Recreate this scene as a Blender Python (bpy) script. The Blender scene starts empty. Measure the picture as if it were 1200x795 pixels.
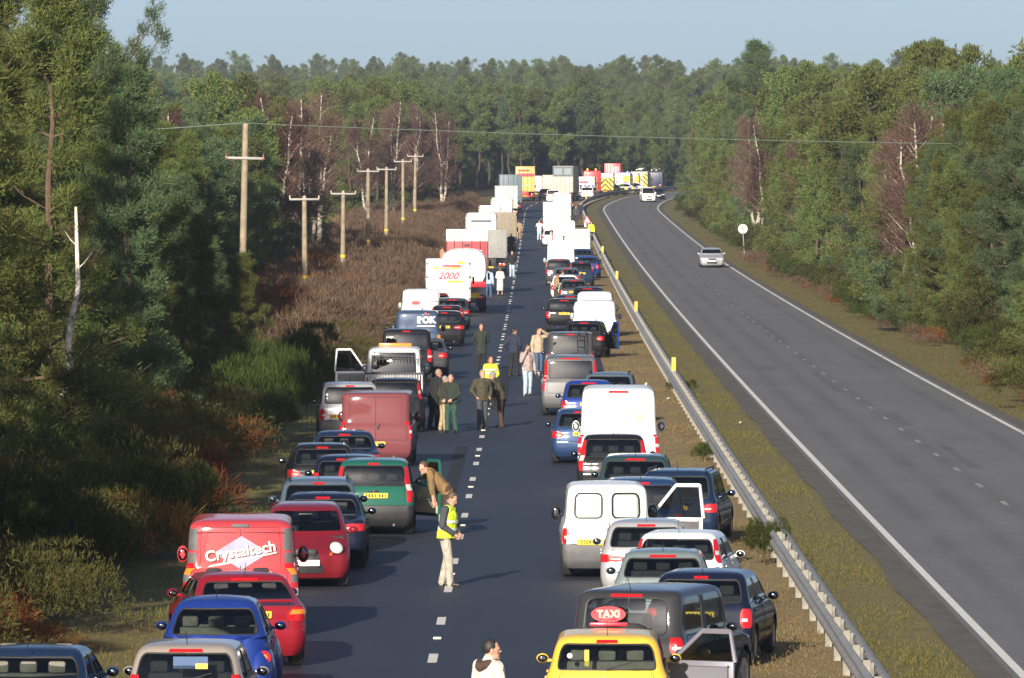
import bpy, bmesh, math, random
import numpy as np
from mathutils import Vector, Matrix
random.seed(7)
rng = np.random.default_rng(11)
SC = bpy.context.scene
COL = SC.collection
R = math.radians
PI = math.pi

# ------------------------------------------------------------------ camera
F = 7800.0            # focal length in photo pixels (photo 1200 wide): a very long lens from an overbridge
YH = 226.0            # row of the level line
HC = 7.6              # eye height above the road below the bridge
cd = bpy.data.cameras.new('camera'); cam = bpy.data.objects.new('camera', cd); COL.objects.link(cam)
cam.location = (0, 0, HC); cam.rotation_euler = (R(90), 0, 0)
cd.sensor_width = 36; cd.lens = 36*F/1200; cd.shift_x = 0; cd.shift_y = -(397.5-YH)/1200
cd.clip_start = 1; cd.clip_end = 20000
SC.camera = cam

# ------------------------------------------------------------------ sky, sun, exposure
SUN_EL = R(19); SUN_AZ = R(194.5)      # azimuth clockwise from +Y: behind the camera, a little to the left
w = bpy.data.worlds.new('World'); SC.world = w; w.use_nodes = True
nt = w.node_tree; bg = nt.nodes['Background']
sky = nt.nodes.new('ShaderNodeTexSky'); sky.sky_type = 'NISHITA'; sky.sun_disc = False
sky.sun_elevation = SUN_EL; sky.sun_rotation = SUN_AZ
sky.air_density = 0.44; sky.dust_density = 1.0; sky.ozone_density = 0.8; sky.altitude = 0
nt.links.new(sky.outputs[0], bg.inputs[0]); bg.inputs[1].default_value = 0.083
sl = bpy.data.lights.new('sun', 'SUN'); sl.energy = 5.0; sl.angle = R(0.55); sl.color = (1.0, 0.90, 0.76)
so = bpy.data.objects.new('sun', sl); COL.objects.link(so)
sd = Vector((math.sin(SUN_AZ)*math.cos(SUN_EL), math.cos(SUN_AZ)*math.cos(SUN_EL), math.sin(SUN_EL)))
so.rotation_euler = sd.to_track_quat('Z', 'Y').to_euler(); so.location = (-60, -100, 80)
SC.view_settings.view_transform = 'Standard'; SC.view_settings.look = 'None'
SC.view_settings.exposure = 0.72; SC.view_settings.gamma = 1.0; SC.view_settings.use_curve_mapping = False
SC.cycles.max_bounces = 6; SC.cycles.transparent_max_bounces = 14
SC.cycles.diffuse_bounces = 2; SC.cycles.glossy_bounces = 3; SC.cycles.transmission_bounces = 4

# ------------------------------------------------------------------ layout of the land
def zg(y):
    if y <= 0: return 0.0
    if y <= 880: return 9e-6*y*y
    z = 9e-6*880*880
    if y <= 985: return z + .0085*(y-880)
    z += .0085*105
    if y <= 1150: return z + .014*(y-985)
    z += .014*165
    if y <= 2600: return z + .0215*(y-1150)
    return z + .0215*1450 - .004*(y-2600)
def cx(y):                                  # lateral drift of the road
    c = .0042*y
    if y > 770: c += (min(y, 1150)-770)**2/2900 + max(0, y-1150)*.26
    return c
def depth(py, h=0.0):                       # distance of a point h above the road seen on photo row py
    lo, hi = 40.0, 985.0
    f = lambda d: YH + F*(HC-zg(d)-h)/d - py
    for _ in range(60):
        m = .5*(lo+hi)
        if f(m) > 0: lo = m
        else: hi = m
    return lo
def at(px, d): return (px-600)*d/F
def LX(y): return -1.712 + cx(y)            # lane divider of our carriageway
def RE(y): return 7.46 + cx(y)              # left edge line of the other carriageway
def RW(y): return 7.0 - .6*min(1, max(0, (y-200)/300))

# ------------------------------------------------------------------ materials
MATS = {}
def nodes(m):
    m.use_nodes = True; t = m.node_tree; return t, t.nodes, t.links, t.nodes['Principled BSDF']
def mat(name, c, rough=.6, metal=0.0, coat=0.0, spec=.5, vary=0.0, scale=8.0, emit=None):
    if name in MATS: return MATS[name]
    m = bpy.data.materials.new(name); t, N, L, b = nodes(m)
    b.inputs['Base Color'].default_value = (*c, 1); b.inputs['Roughness'].default_value = rough
    b.inputs['Metallic'].default_value = metal; b.inputs['Coat Weight'].default_value = coat
    b.inputs['Coat Roughness'].default_value = .05; b.inputs['Specular IOR Level'].default_value = spec
    tc = N.new('ShaderNodeTexCoord'); nz = N.new('ShaderNodeTexNoise'); nz.inputs['Scale'].default_value = scale
    nz.inputs['Detail'].default_value = 4
    L.new(tc.outputs['Object'], nz.inputs['Vector'])
    rp = N.new('ShaderNodeValToRGB'); v = vary
    rp.color_ramp.elements[0].position = .3; rp.color_ramp.elements[1].position = .7
    rp.color_ramp.elements[0].color = (*[x*(1-v) for x in c], 1); rp.color_ramp.elements[1].color = (*[min(1, x*(1+v)) for x in c], 1)
    L.new(nz.outputs['Fac'], rp.inputs['Fac']); L.new(rp.outputs[0], b.inputs['Base Color'])
    mr = N.new('ShaderNodeMapRange'); mr.inputs['To Min'].default_value = max(0, rough-.07); mr.inputs['To Max'].default_value = min(1, rough+.07)
    L.new(nz.outputs['Fac'], mr.inputs['Value']); L.new(mr.outputs[0], b.inputs['Roughness'])
    if emit:
        b.inputs['Emission Color'].default_value = (*c, 1); b.inputs['Emission Strength'].default_value = emit
    MATS[name] = m; return m
def paint(name, c, metal=.0, rough=.42, dirt=.12):
    """car paint with a clear coat and road film low down"""
    key = 'paint_'+name
    if key in MATS: return MATS[key]
    m = bpy.data.materials.new(key); t, N, L, b = nodes(m)
    tc = N.new('ShaderNodeTexCoord'); nz = N.new('ShaderNodeTexNoise'); nz.inputs['Scale'].default_value = 3.0; nz.inputs['Detail'].default_value = 5
    L.new(tc.outputs['Object'], nz.inputs['Vector'])
    sx = N.new('ShaderNodeSeparateXYZ'); L.new(tc.outputs['Object'], sx.inputs[0])
    mr = N.new('ShaderNodeMapRange'); mr.inputs['From Min'].default_value = .95; mr.inputs['From Max'].default_value = .25
    mr.inputs['To Min'].default_value = dirt*.25; mr.inputs['To Max'].default_value = min(.9, dirt*3.2)
    L.new(sx.outputs['Z'], mr.inputs['Value'])
    mu = N.new('ShaderNodeMath'); mu.operation = 'MULTIPLY'; L.new(mr.outputs[0], mu.inputs[0]); L.new(nz.outputs['Fac'], mu.inputs[1])
    mx = N.new('ShaderNodeMix'); mx.data_type = 'RGBA'; L.new(mu.outputs[0], mx.inputs[0])
    mx.inputs[6].default_value = (*c, 1); mx.inputs[7].default_value = (*[.7*q+.018 for q in c], 1)
    L.new(mx.outputs[2], b.inputs['Base Color'])
    ra = N.new('ShaderNodeMath'); ra.operation = 'ADD'; ra.inputs[1].default_value = rough; L.new(mu.outputs[0], ra.inputs[0])
    L.new(ra.outputs[0], b.inputs['Roughness'])
    dk = max(c) < .12; b.inputs['Metallic'].default_value = 0 if dk else metal*.5; b.inputs['Specular IOR Level'].default_value = .05 if dk else .15
    cw = N.new('ShaderNodeMath'); cw.operation = 'SUBTRACT'; b.inputs['Coat IOR'].default_value = 1.42; cw.inputs[0].default_value = .70; L.new(mu.outputs[0], cw.inputs[1])
    L.new(cw.outputs[0], b.inputs['Coat Weight']); b.inputs['Coat Roughness'].default_value = .06
    MATS[key] = m; return m
def glass_mat(name, tint, gloss=.10):
    if name in MATS: return MATS[name]
    m = bpy.data.materials.new(name); t, N, L, b = nodes(m); N.remove(b)
    tr = N.new('ShaderNodeBsdfTransparent'); tr.inputs[0].default_value = (*tint, 1)
    gl = N.new('ShaderNodeBsdfGlossy'); gl.inputs['Roughness'].default_value = .03; gl.inputs[0].default_value = (.95, .95, .95, 1)
    fr = N.new('ShaderNodeFresnel'); fr.inputs['IOR'].default_value = 1.5
    ad = N.new('ShaderNodeMath'); ad.operation = 'ADD'; ad.inputs[1].default_value = gloss-.04; ad.use_clamp = True
    L.new(fr.outputs[0], ad.inputs[0])
    mx = N.new('ShaderNodeMixShader'); L.new(ad.outputs[0], mx.inputs[0]); L.new(tr.outputs[0], mx.inputs[1]); L.new(gl.outputs[0], mx.inputs[2])
    L.new(mx.outputs[0], N['Material Output'].inputs[0]); MATS[name] = m; return m

def ramp_surface(name, stops, scales, rough=.9, bump=0.0, stretch=(1, 1, 1), extra=None, spec=.3):
    """two noises mixed and ramped to ground colours"""
    m = bpy.data.materials.new(name); t, N, L, b = nodes(m)
    tc = N.new('ShaderNodeTexCoord'); mp = N.new('ShaderNodeMapping'); mp.inputs['Scale'].default_value = stretch
    L.new(tc.outputs['Object'], mp.inputs[0])
    acc = None
    for i, (s, wt) in enumerate(scales):
        n = N.new('ShaderNodeTexNoise'); n.inputs['Scale'].default_value = s; n.inputs['Detail'].default_value = 5; n.inputs['Roughness'].default_value = .6
        L.new(mp.outputs[0], n.inputs['Vector'])
        mu = N.new('ShaderNodeMath'); mu.operation = 'MULTIPLY'; mu.inputs[1].default_value = wt; L.new(n.outputs['Fac'], mu.inputs[0])
        if acc is None: acc = mu
        else:
            ad = N.new('ShaderNodeMath'); L.new(acc.outputs[0], ad.inputs[0]); L.new(mu.outputs[0], ad.inputs[1]); acc = ad
    rp = N.new('ShaderNodeValToRGB'); e = rp.color_ramp.elements
    e[0].position = stops[0][0]; e[0].color = (*stops[0][1], 1); e[1].position = stops[-1][0]; e[1].color = (*stops[-1][1], 1)
    for p, c in stops[1:-1]: k = e.new(p); k.color = (*c, 1)
    L.new(acc.outputs[0], rp.inputs['Fac']); out = rp.outputs[0]
    if extra: out = extra(N, L, tc, out)
    L.new(out, b.inputs['Base Color']); b.inputs['Roughness'].default_value = rough; b.inputs['Specular IOR Level'].default_value = spec
    if bump:
        bp = N.new('ShaderNodeBump'); bp.inputs['Strength'].default_value = bump; bp.inputs['Distance'].default_value = .1
        L.new(acc.outputs[0], bp.inputs['Height']); L.new(bp.outputs[0], b.inputs['Normal'])
    MATS[name] = m; return m

# ------------------------------------------------------------------ mesh helpers
class MB:
    """collects verts and faces; build() makes ONE mesh object"""
    def __init__(s): s.v = []; s.f = []; s.m = []; s.n = 0
    def add(s, v, f, mi=0):
        o = s.n; s.v.extend([tuple(map(float, p)) for p in v]); s.n += len(v)
        s.f.extend([tuple(i+o for i in q) for q in f]); s.m.extend([mi]*len(f)); return s
    def box(s, x0, x1, y0, y1, z0, z1, mi=0, M=None):
        v = [(x, y, z) for z in (z0, z1) for y in (y0, y1) for x in (x0, x1)]
        if M: v = [M @ Vector(p) for p in v]
        return s.add(v, [(0, 2, 3, 1), (4, 5, 7, 6), (0, 1, 5, 4), (1, 3, 7, 5), (3, 2, 6, 7), (2, 0, 4, 6)], mi)
    def rbox(s, x0, x1, y0, y1, z0, z1, r=.03, mi=0, M=None, seg=2):
        bm = bmesh.new(); bmesh.ops.create_cube(bm, size=1)
        for p in bm.verts: p.co = Vector(((x0+x1)/2+p.co.x*(x1-x0), (y0+y1)/2+p.co.y*(y1-y0), (z0+z1)/2+p.co.z*(z1-z0)))
        bmesh.ops.bevel(bm, geom=bm.edges[:], offset=r, segments=seg, affect='EDGES', profile=.5)
        bm.verts.index_update(); v = [p.co.copy() for p in bm.verts]
        if M: v = [M @ p for p in v]
        f = [[q.index for q in fc.verts] for fc in bm.faces]; bm.free(); return s.add(v, f, mi)
    def cyl(s, p0, p1, r0, r1=None, n=10, mi=0, cap=True):
        r1 = r0 if r1 is None else r1
        p0 = Vector(p0); p1 = Vector(p1); d = (p1-p0).normalized()
        a = d.orthogonal().normalized(); b = d.cross(a)
        v = []
        for p, r in ((p0, r0), (p1, r1)):
            v += [p+a*math.cos(2*PI*k/n)*r+b*math.sin(2*PI*k/n)*r for k in range(n)]
        f = [(k, (k+1) % n, n+(k+1) % n, n+k) for k in range(n)]
        if cap: f += [tuple(range(n-1, -1, -1)), tuple(range(n, 2*n))]
        return s.add(v, f, mi)
    def tube(s, pts, rad, n=6, mi=0):
        pts = [Vector(p) for p in pts]; rs = rad if hasattr(rad, '__len__') else [rad]*len(pts)
        v = []; a = None
        for i, p in enumerate(pts):
            d = (pts[min(i+1, len(pts)-1)]-pts[max(i-1, 0)]).normalized()
            a = d.orthogonal().normalized() if a is None else (a-d*a.dot(d)).normalized()
            b = d.cross(a)
            v += [p+(a*math.cos(2*PI*k/n)+b*math.sin(2*PI*k/n))*rs[i] for k in range(n)]
        f = [(i*n+k, i*n+(k+1) % n, (i+1)*n+(k+1) % n, (i+1)*n+k) for i in range(len(pts)-1) for k in range(n)]
        f += [tuple(range(n-1, -1, -1)), tuple(range((len(pts)-1)*n, len(pts)*n))]
        return s.add(v, f, mi)
    def ell(s, c, r, nu=12, nv=8, mi=0, M=None):
        v = [(c[0], c[1], c[2]-r[2])]
        for j in range(1, nv):
            t = -PI/2+PI*j/nv
            v += [(c[0]+r[0]*math.cos(t)*math.cos(2*PI*k/nu), c[1]+r[1]*math.cos(t)*math.sin(2*PI*k/nu), c[2]+r[2]*math.sin(t)) for k in range(nu)]
        v.append((c[0], c[1], c[2]+r[2]))
        if M: v = [M @ Vector(p) for p in v]
        f = [(0, 1+(k+1) % nu, 1+k) for k in range(nu)]
        for j in range(nv-2):
            o = 1+j*nu; f += [(o+k, o+(k+1) % nu, o+nu+(k+1) % nu, o+nu+k) for k in range(nu)]
        o = 1+(nv-2)*nu; l = len(v)-1
        f += [(o+k, o+(k+1) % nu, l) for k in range(nu)]
        return s.add(v, f, mi)
    def lathe_x(s, prof, c, n=20, mi=0):
        """profile of (x, r) spun about the x axis through c"""
        v = []
        for x, r in prof:
            v += [(c[0]+x, c[1]+r*math.cos(2*PI*k/n), c[2]+r*math.sin(2*PI*k/n)) for k in range(n)]
        f = [(i*n+k, i*n+(k+1) % n, (i+1)*n+(k+1) % n, (i+1)*n+k) for i in range(len(prof)-1) for k in range(n)]
        return s.add(v, f, mi)
    def prism(s, pts, t, mi=0, M=None):
        """polygon in x,z extruded by t along y"""
        n = len(pts); v = [(x, 0, z) for x, z in pts]+[(x, t, z) for x, z in pts]
        if M: v = [M @ Vector(p) for p in v]
        return s.add(v, [tuple(range(n)), tuple(range(2*n-1, n-1, -1))]+[(k, n+k, n+(k+1) % n, (k+1) % n) for k in range(n)], mi)
    def mesh(s, name, mats, smooth=40):
        me = bpy.data.meshes.new(name); me.from_pydata(s.v, [], s.f)
        for m in (mats if isinstance(mats, (list, tuple)) else [mats]): me.materials.append(m)
        if any(s.m): me.polygons.foreach_set('material_index', s.m)
        if smooth:
            me.shade_smooth(); me.set_sharp_from_angle(angle=R(smooth))
        me.update(); return me
    def build(s, name, mats, parent=None, smooth=40, loc=None):
        return link(name, s.mesh(name, mats, smooth), parent, loc)
def link(name, me, parent=None, loc=None):
    o = bpy.data.objects.new(name, me); COL.objects.link(o)
    if parent: o.parent = parent
    if loc is not None: o.location = loc
    return o
def tag(o, label=None, cat=None, group=None, kind=None):
    if label: o['label'] = label
    if cat: o['category'] = cat
    if group: o['group'] = group
    if kind: o['kind'] = kind
    return o
def empty(name, loc, rz=0.0):
    o = bpy.data.objects.new(name, None); COL.objects.link(o); o.location = loc; o.rotation_euler = (0, 0, rz)
    o.empty_display_size = .3; return o
def text_mesh(txt, size, depth=.002, align='CENTER', shear=0.0, space=1.0, bold=0.0):
    c = bpy.data.curves.new('lettering', 'FONT'); c.body = txt; c.size = size; c.extrude = depth; c.align_x = align; c.align_y = 'CENTER'
    c.shear = shear; c.space_character = space; c.offset = bold
    o = bpy.data.objects.new('lettering', c); COL.objects.link(o)
    bpy.context.view_layer.update()
    me = bpy.data.meshes.new_from_object(o.evaluated_get(bpy.context.evaluated_depsgraph_get()))
    bpy.data.objects.remove(o); bpy.data.curves.remove(c); return me
def lettering(txt, size, m, parent, loc, rot=(PI/2, 0, 0), name='lettering', **k):
    me = text_mesh(txt, size, **k); me.materials.clear(); me.materials.append(m)
    o = link(name, me, parent, loc); o.rotation_euler = rot; return o

# ------------------------------------------------------------------ the land and the roads
ST = [20+4*i for i in range(int((1152-20)/4)+1)]
STF = ST+list(range(1180, 2700, 60))+[3200, 4200, 6000, 9000]
def strip(name, xl, xr, dz, m, ys=ST, cuts=1):
    v = []; f = []
    for y in ys:
        a, b = xl(y), xr(y)
        v += [(a+(b-a)*k/cuts, y, zg(y)+dz) for k in range(cuts+1)]
    n = cuts+1
    for i in range(len(ys)-1): f += [(i*n+k, i*n+k+1, (i+1)*n+k+1, (i+1)*n+k) for k in range(cuts)]
    b = MB().add(v, f); o = b.build(name, m, smooth=30); tag(o, kind='structure'); return o

m_ground = ramp_surface('forest_floor', [(.35, (.030, .022, .014)), (.5, (.055, .042, .022)), (.62, (.045, .05, .02)), (.72, (.09, .06, .03))], [(.35, .5), (3, .5)], bump=.5)
m_verge = ramp_surface('verge_turf', [(.36, (.15, .105, .050)), (.46, (.215, .150, .068)), (.55, (.245, .175, .088)), (.64, (.135, .130, .042)), (.72, (.19, .15, .07))], [(.25, .45), (2.2, .35), (14, .2)], bump=.5, stretch=(1, .35, 1))
m_olive = ramp_surface('olive_turf', [(.36, (.10, .092, .034)), (.47, (.155, .128, .050)), (.57, (.125, .118, .040)), (.68, (.20, .145, .070))], [(.25, .45), (2.2, .35), (14, .2)], bump=.5, stretch=(1, .35, 1))
m_green = ramp_surface('green_turf', [(.36, (.095, .095, .028)), (.48, (.165, .135, .048)), (.58, (.115, .115, .034)), (.7, (.19, .14, .065))], [(.3, .45), (2.2, .35), (14, .2)], bump=.5, stretch=(1, .35, 1))
def wear(lines, dark, wd):
    def fn(N, L, tc, col):
        at_ = N.new('ShaderNodeUVMap'); sp = N.new('ShaderNodeSeparateXYZ'); L.new(at_.outputs[0], sp.inputs[0])
        acc = None
        for c0 in lines:
            s = N.new('ShaderNodeMath'); s.operation = 'SUBTRACT'; s.inputs[1].default_value = c0; L.new(sp.outputs['X'], s.inputs[0])
            a = N.new('ShaderNodeMath'); a.operation = 'ABSOLUTE'; L.new(s.outputs[0], a.inputs[0])
            r = N.new('ShaderNodeMapRange'); r.interpolation_type = 'SMOOTHSTEP'; r.inputs['From Min'].default_value = 0; r.inputs['From Max'].default_value = wd; r.inputs['To Min'].default_value = 1; r.inputs['To Max'].default_value = 0
            L.new(a.outputs[0], r.inputs['Value'])
            if acc is None: acc = r
            else:
                m_ = N.new('ShaderNodeMath'); m_.operation = 'MAXIMUM'; L.new(acc.outputs[0], m_.inputs[0]); L.new(r.outputs[0], m_.inputs[1]); acc = m_
        nz = N.new('ShaderNodeTexNoise'); nz.inputs['Scale'].default_value = .12; nz.inputs['Detail'].default_value = 6; L.new(tc.outputs['Object'], nz.inputs['Vector'])
        mu = N.new('ShaderNodeMath'); mu.operation = 'MULTIPLY'; L.new(acc.outputs[0], mu.inputs[0]); n2 = N.new('ShaderNodeMapRange'); n2.inputs['From Min'].default_value = .38; n2.inputs['From Max'].default_value = .68; n2.inputs['To Min'].default_value = .12; n2.inputs['To Max'].default_value = .42; L.new(nz.outputs['Fac'], n2.inputs[0]); L.new(n2.outputs[0], mu.inputs[1])
        mx = N.new('ShaderNodeMix'); mx.data_type = 'RGBA'; L.new(mu.outputs[0], mx.inputs[0]); L.new(col, mx.inputs[6]); mx.inputs[7].default_value = (*dark, 1)
        return mx.outputs[2]
    return fn
m_old = ramp_surface('worn_asphalt', [(.36, (.112, .113, .117)), (.5, (.135, .136, .140)), (.64, (.165, .165, .169))], [(.5, .3), (6, .3), (60, .4)], rough=.85, stretch=(1, .25, 1),
                     extra=wear([.5, .165, .83, .5, .34], (.050, .052, .058), .06))
m_new = ramp_surface('dark_asphalt', [(.36, (.010, .014, .024)), (.5, (.015, .020, .034)), (.66, (.027, .032, .047))], [(.4, .35), (5, .3), (60, .35)], rough=.62, stretch=(1, .25, 1),
                     extra=wear([.30, .72], (.014, .016, .022), .06), spec=.5)
m_shoulder = ramp_surface('broken_shoulder', [(.36, (.07, .062, .055)), (.55, (.11, .10, .088)), (.66, (.12, .098, .06))], [(2, .5), (20, .5)], rough=.95, stretch=(1, .3, 1))
m_line = ramp_surface('road_paint', [(.34, (.30, .29, .27)), (.42, (.62, .61, .57)), (.7, (.74, .73, .68))], [(3, .5), (30, .5)], rough=.7)
m_line_worn = ramp_surface('worn_road_paint', [(.42, (.13, .125, .12)), (.5, (.30, .29, .27)), (.66, (.42, .41, .38))], [(4, .5), (40, .5)], rough=.8)

def ground():
    xs = [-2600, -900, -400, -200, -120, -60, -30, -12, 0, 12, 30, 60, 120, 200, 400, 900, 2600]
    ys = [-60, 0]+STF; v = []; f = []; n = len(xs)
    for y in ys:
        v += [(x+(cx(y) if abs(x) < 300 and y < 1160 else 0), y, zg(y)) for x in xs]
    for i in range(len(ys)-1): f += [(i*n+k, i*n+k+1, (i+1)*n+k+1, (i+1)*n+k) for k in range(n-1)]
    tag(MB().add(v, f).build('ground', m_ground), kind='structure')
ground()
LE = lambda y: LX(y)-3.75
strip('grass_verge', lambda y: LE(y)-6.5, lambda y: LE(y)+.3, .02, m_green)
strip('central_reservation', lambda y: LX(y)+3.9, lambda y: 4.95+cx(y), .02, m_verge)
strip('central_reservation', lambda y: 4.95+cx(y), lambda y: RE(y)-.3, .02, m_olive)
strip('grass_verge', lambda y: RE(y)+RW(y)+.2, lambda y: RE(y)+RW(y)+5.5, .02, m_green)
def uv_strip(*a, **k):
    o = strip(*a, **k); uv = o.data.uv_layers.new(name='UVMap'); n = k.get('cuts', 1)+1
    for l in o.data.loops:
        i = l.vertex_index; uv.data[l.index].uv = ((i % n)/(n-1), (i//n)*.4)
    return o
uv_strip('carriageway', lambda y: LE(y)-.35, lambda y: LX(y)+4.2, .05, m_new, cuts=4)
def ragged(f, a, s):
    return lambda y: f(y)+a*math.sin(y*.31+s)*math.sin(y*.117+2*s)+a*.6*math.sin(y*1.3+s)
strip('hard_strip', ragged(lambda y: RE(y)-.75, .07, 1), lambda y: RE(y)-.1, .045, m_shoulder)
strip('hard_strip', lambda y: RE(y)+RW(y)+.1, ragged(lambda y: RE(y)+RW(y)+.62, .06, 3), .045, m_shoulder)
uv_strip('carriageway', lambda y: RE(y)-.18, lambda y: RE(y)+RW(y)+.22, .05, m_old, cuts=4)
strip('edge_line', lambda y: RE(y)-.075, lambda y: RE(y)+.075, .054, m_line)
strip('edge_line', lambda y: LE(y), lambda y: LE(y)+.13, .054, m_line)
strip('edge_line', lambda y: LX(y)+3.65, lambda y: LX(y)+3.78, .054, m_line)
def marks(name, xf, y0, y1, step, ln, wd, m, dz=.054, skip=None):
    b = MB(); y = y0; k = 0
    while y < y1:
        k += 1
        if not (skip and skip(k)):
            ya, yb = y, y+ln; pts = []
            cutsy = [ya]+[s for s in ST if ya < s < yb]+[yb]
            def zi(yy):
                i = (yy-20)/4; a = 20+4*math.floor(i); t = (yy-a)/4; return zg(a)*(1-t)+zg(a+4)*t
            v = []
            for yy in cutsy: v += [(xf(yy)-wd/2, yy, zi(yy)+dz), (xf(yy)+wd/2, yy, zi(yy)+dz)]
            b.add(v, [(2*i, 2*i+1, 2*i+3, 2*i+2) for i in range(len(cutsy)-1)])
        y += step
    tag(b.build(name, m), kind='structure')
m0 = depth(693.6) - 1.0
marks('lane_marking', LX, m0-36, 960, 9.0, 2.0, .15, m_line)
marks('lane_marking', lambda y: RE(y)+RW(y)*.5, 84, 930, 9.0, 2.0, .12, m_line_worn)
marks('edge_line', lambda y: RE(y)+RW(y), 70, 1000, 13.0, 12.6, .15, m_line, skip=lambda k: False)
# patched and tarred places
m_patch = ramp_surface('tar_patch', [(.36, (.060, .062, .070)), (.46, (.105, .107, .112)), (.6, (.13, .132, .138))], [(1.5, .5), (20, .5)], rough=.8)
m_patch_new = ramp_surface('new_tar_patch', [(.38, (.012, .014, .020)), (.6, (.026, .028, .034))], [(1.5, .5), (20, .5)], rough=.75)
for f_, y_, ln_, wd_, m_ in ((lambda y: RE(y)+RW(y)*.5+.55, 176, 16, .30, m_patch), (lambda y: RE(y)+RW(y)*.5+.4, 205, 11, .35, m_patch), (lambda y: RE(y)+RW(y)*.5-.3, 236, 22, .3, m_patch), (lambda y: RE(y)+RW(y)*.5+.2, 300, 40, .45, m_patch),
    (lambda y: RE(y)+1.4, 260, 5, .7, m_patch), (lambda y: RE(y)+RW(y)-.35, 262, 30, .5, m_patch), (lambda y: LX(y)-.5, 160, 30, .35, m_patch_new), (lambda y: LX(y)+.4, 226, 40, .4, m_patch_new)):
    marks('road_patch', f_, y_, y_+1, 1e6, ln_, wd_, m_, .0525)
# road studs with their white reflectors
b = MB()
for k in range(60):
    y = m0-36+5.5+18*k; x = LX(y); z = zg(y)+.05
    b.rbox(x-.07, x+.07, y-.12, y+.12, z, z+.035, .012)
tag(b.build('road_stud', mat('stud_metal', (.55, .53, .45), .4)), kind='structure')
# ------------------------------------------------------------------ vehicles: one lofted shell per body style
def pchip(xs, Y):
    xs = np.asarray(xs, float); Y = np.asarray(Y, float); h = np.diff(xs); dl = np.diff(Y, axis=0)/h[:, None]
    n = len(xs); d = np.zeros_like(Y); d[0] = dl[0]; d[-1] = dl[-1]
    for i in range(1, n-1):
        a, b = dl[i-1], dl[i]; w1 = 2*h[i]+h[i-1]; w2 = h[i]+2*h[i-1]
        with np.errstate(divide='ignore', invalid='ignore'):
            hm = (w1+w2)/(w1/a+w2/b)
        d[i] = np.where(a*b > 0, hm, 0)
    def ev(x):
        x = min(max(x, xs[0]), xs[-1]); i = min(max(int(np.searchsorted(xs, x)-1), 0), n-2)
        t = (x-xs[i])/h[i]; t2 = t*t; t3 = t2*t
        return (2*t3-3*t2+1)*Y[i]+(t3-2*t2+t)*h[i]*d[i]+(-2*t3+3*t2)*Y[i+1]+(t3-t2)*h[i]*d[i+1]
    return ev
class Shell:
    def __init__(s, rows):
        rows = sorted(rows); s.z = [r[0] for r in rows]; s.ev = pchip(s.z, [r[1:] for r in rows]); s.c = {}
    def S(s, u, z, sd=1):
        k = round(z, 5)
        if k not in s.c: s.c[k] = s.ev(z)
        yr, yf, w, rr, rf, br, bf = s.c[k]
        if u <= 1: x, y = (w-rr)*u, yr+br*u*u
        elif u <= 2:
            t = (u-1)*PI/2; x, y = w-rr+rr*math.sin(t), yr+br+rr*(1-math.cos(t))
        elif u <= 3:
            a, b = yr+br+rr, yf-bf-rf; x, y = w, a+(b-a)*(u-2)
        elif u <= 4:
            t = (u-3)*PI/2; x, y = w-rf+rf*math.cos(t), yf-bf-rf+rf*math.sin(t)
        else: x, y = (w-rf)*(5-u), yf-bf*(5-u)**2
        return Vector((sd*x, y, z))
    def N(s, u, z, sd=1):
        e = .01; a = s.S(min(u+e, 5), z, sd)-s.S(max(u-e, 0), z, sd); b = s.S(u, min(z+e, s.z[-1]), sd)-s.S(u, max(z-e, s.z[0]), sd)
        n = a.cross(b)*sd
        return n.normalized() if n.length > 1e-9 else Vector((0, -1, 0))
    def uy(s, y, z):            # u on the flank for a given y
        yr, yf, w, rr, rf, br, bf = s.ev(z); a, b = yr+br+rr, yf-bf-rf
        return 2+min(1, max(0, (y-a)/(b-a)))
    def ux(s, x, z):            # u on the tail for a given x
        yr, yf, w, rr, rf, br, bf = s.ev(z); x = abs(x)
        if x <= w-rr: return x/(w-rr)
        return 1+math.asin(min(1, (x-(w-rr))/rr))*2/PI
def patch(b, sh, zs, ul, uh, sd=1, off=.008, nu=6, mi=0, depth=.02):
    """slab that follows the shell between ul(z) and uh(z)"""
    n = len(zs); ul = ul if hasattr(ul, '__len__') else [ul]*n; uh = uh if hasattr(uh, '__len__') else [uh]*n
    out = []; inn = []
    for z, a, c in zip(zs, ul, uh):
        for k in range(nu+1):
            u = a+(c-a)*k/nu; p = sh.S(u, z, sd); nn = sh.N(u, z, sd); out.append(p+nn*off); inn.append(p-nn*depth)
    m = nu+1; f = []
    def q(i, j): return (i*m+j, i*m+j+1, (i+1)*m+j+1, (i+1)*m+j)
    for i in range(n-1):
        for j in range(nu): f.append(q(i, j) if sd > 0 else q(i, j)[::-1])
    o = n*m; ring = [j for j in range(m)]+[i*m+nu for i in range(1, n)]+[(n-1)*m+j for j in range(nu-1, -1, -1)]+[i*m for i in range(n-2, 0, -1)]
    for k in range(len(ring)):
        a, c = ring[k], ring[(k+1) % len(ring)]; f.append((a, o+a, o+c, c) if sd > 0 else (c, o+c, o+a, a))
    b.add(out+inn, f, mi); return b
def lin(a, b, n): return [a+(b-a)*k/(n-1) for k in range(n)]

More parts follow.
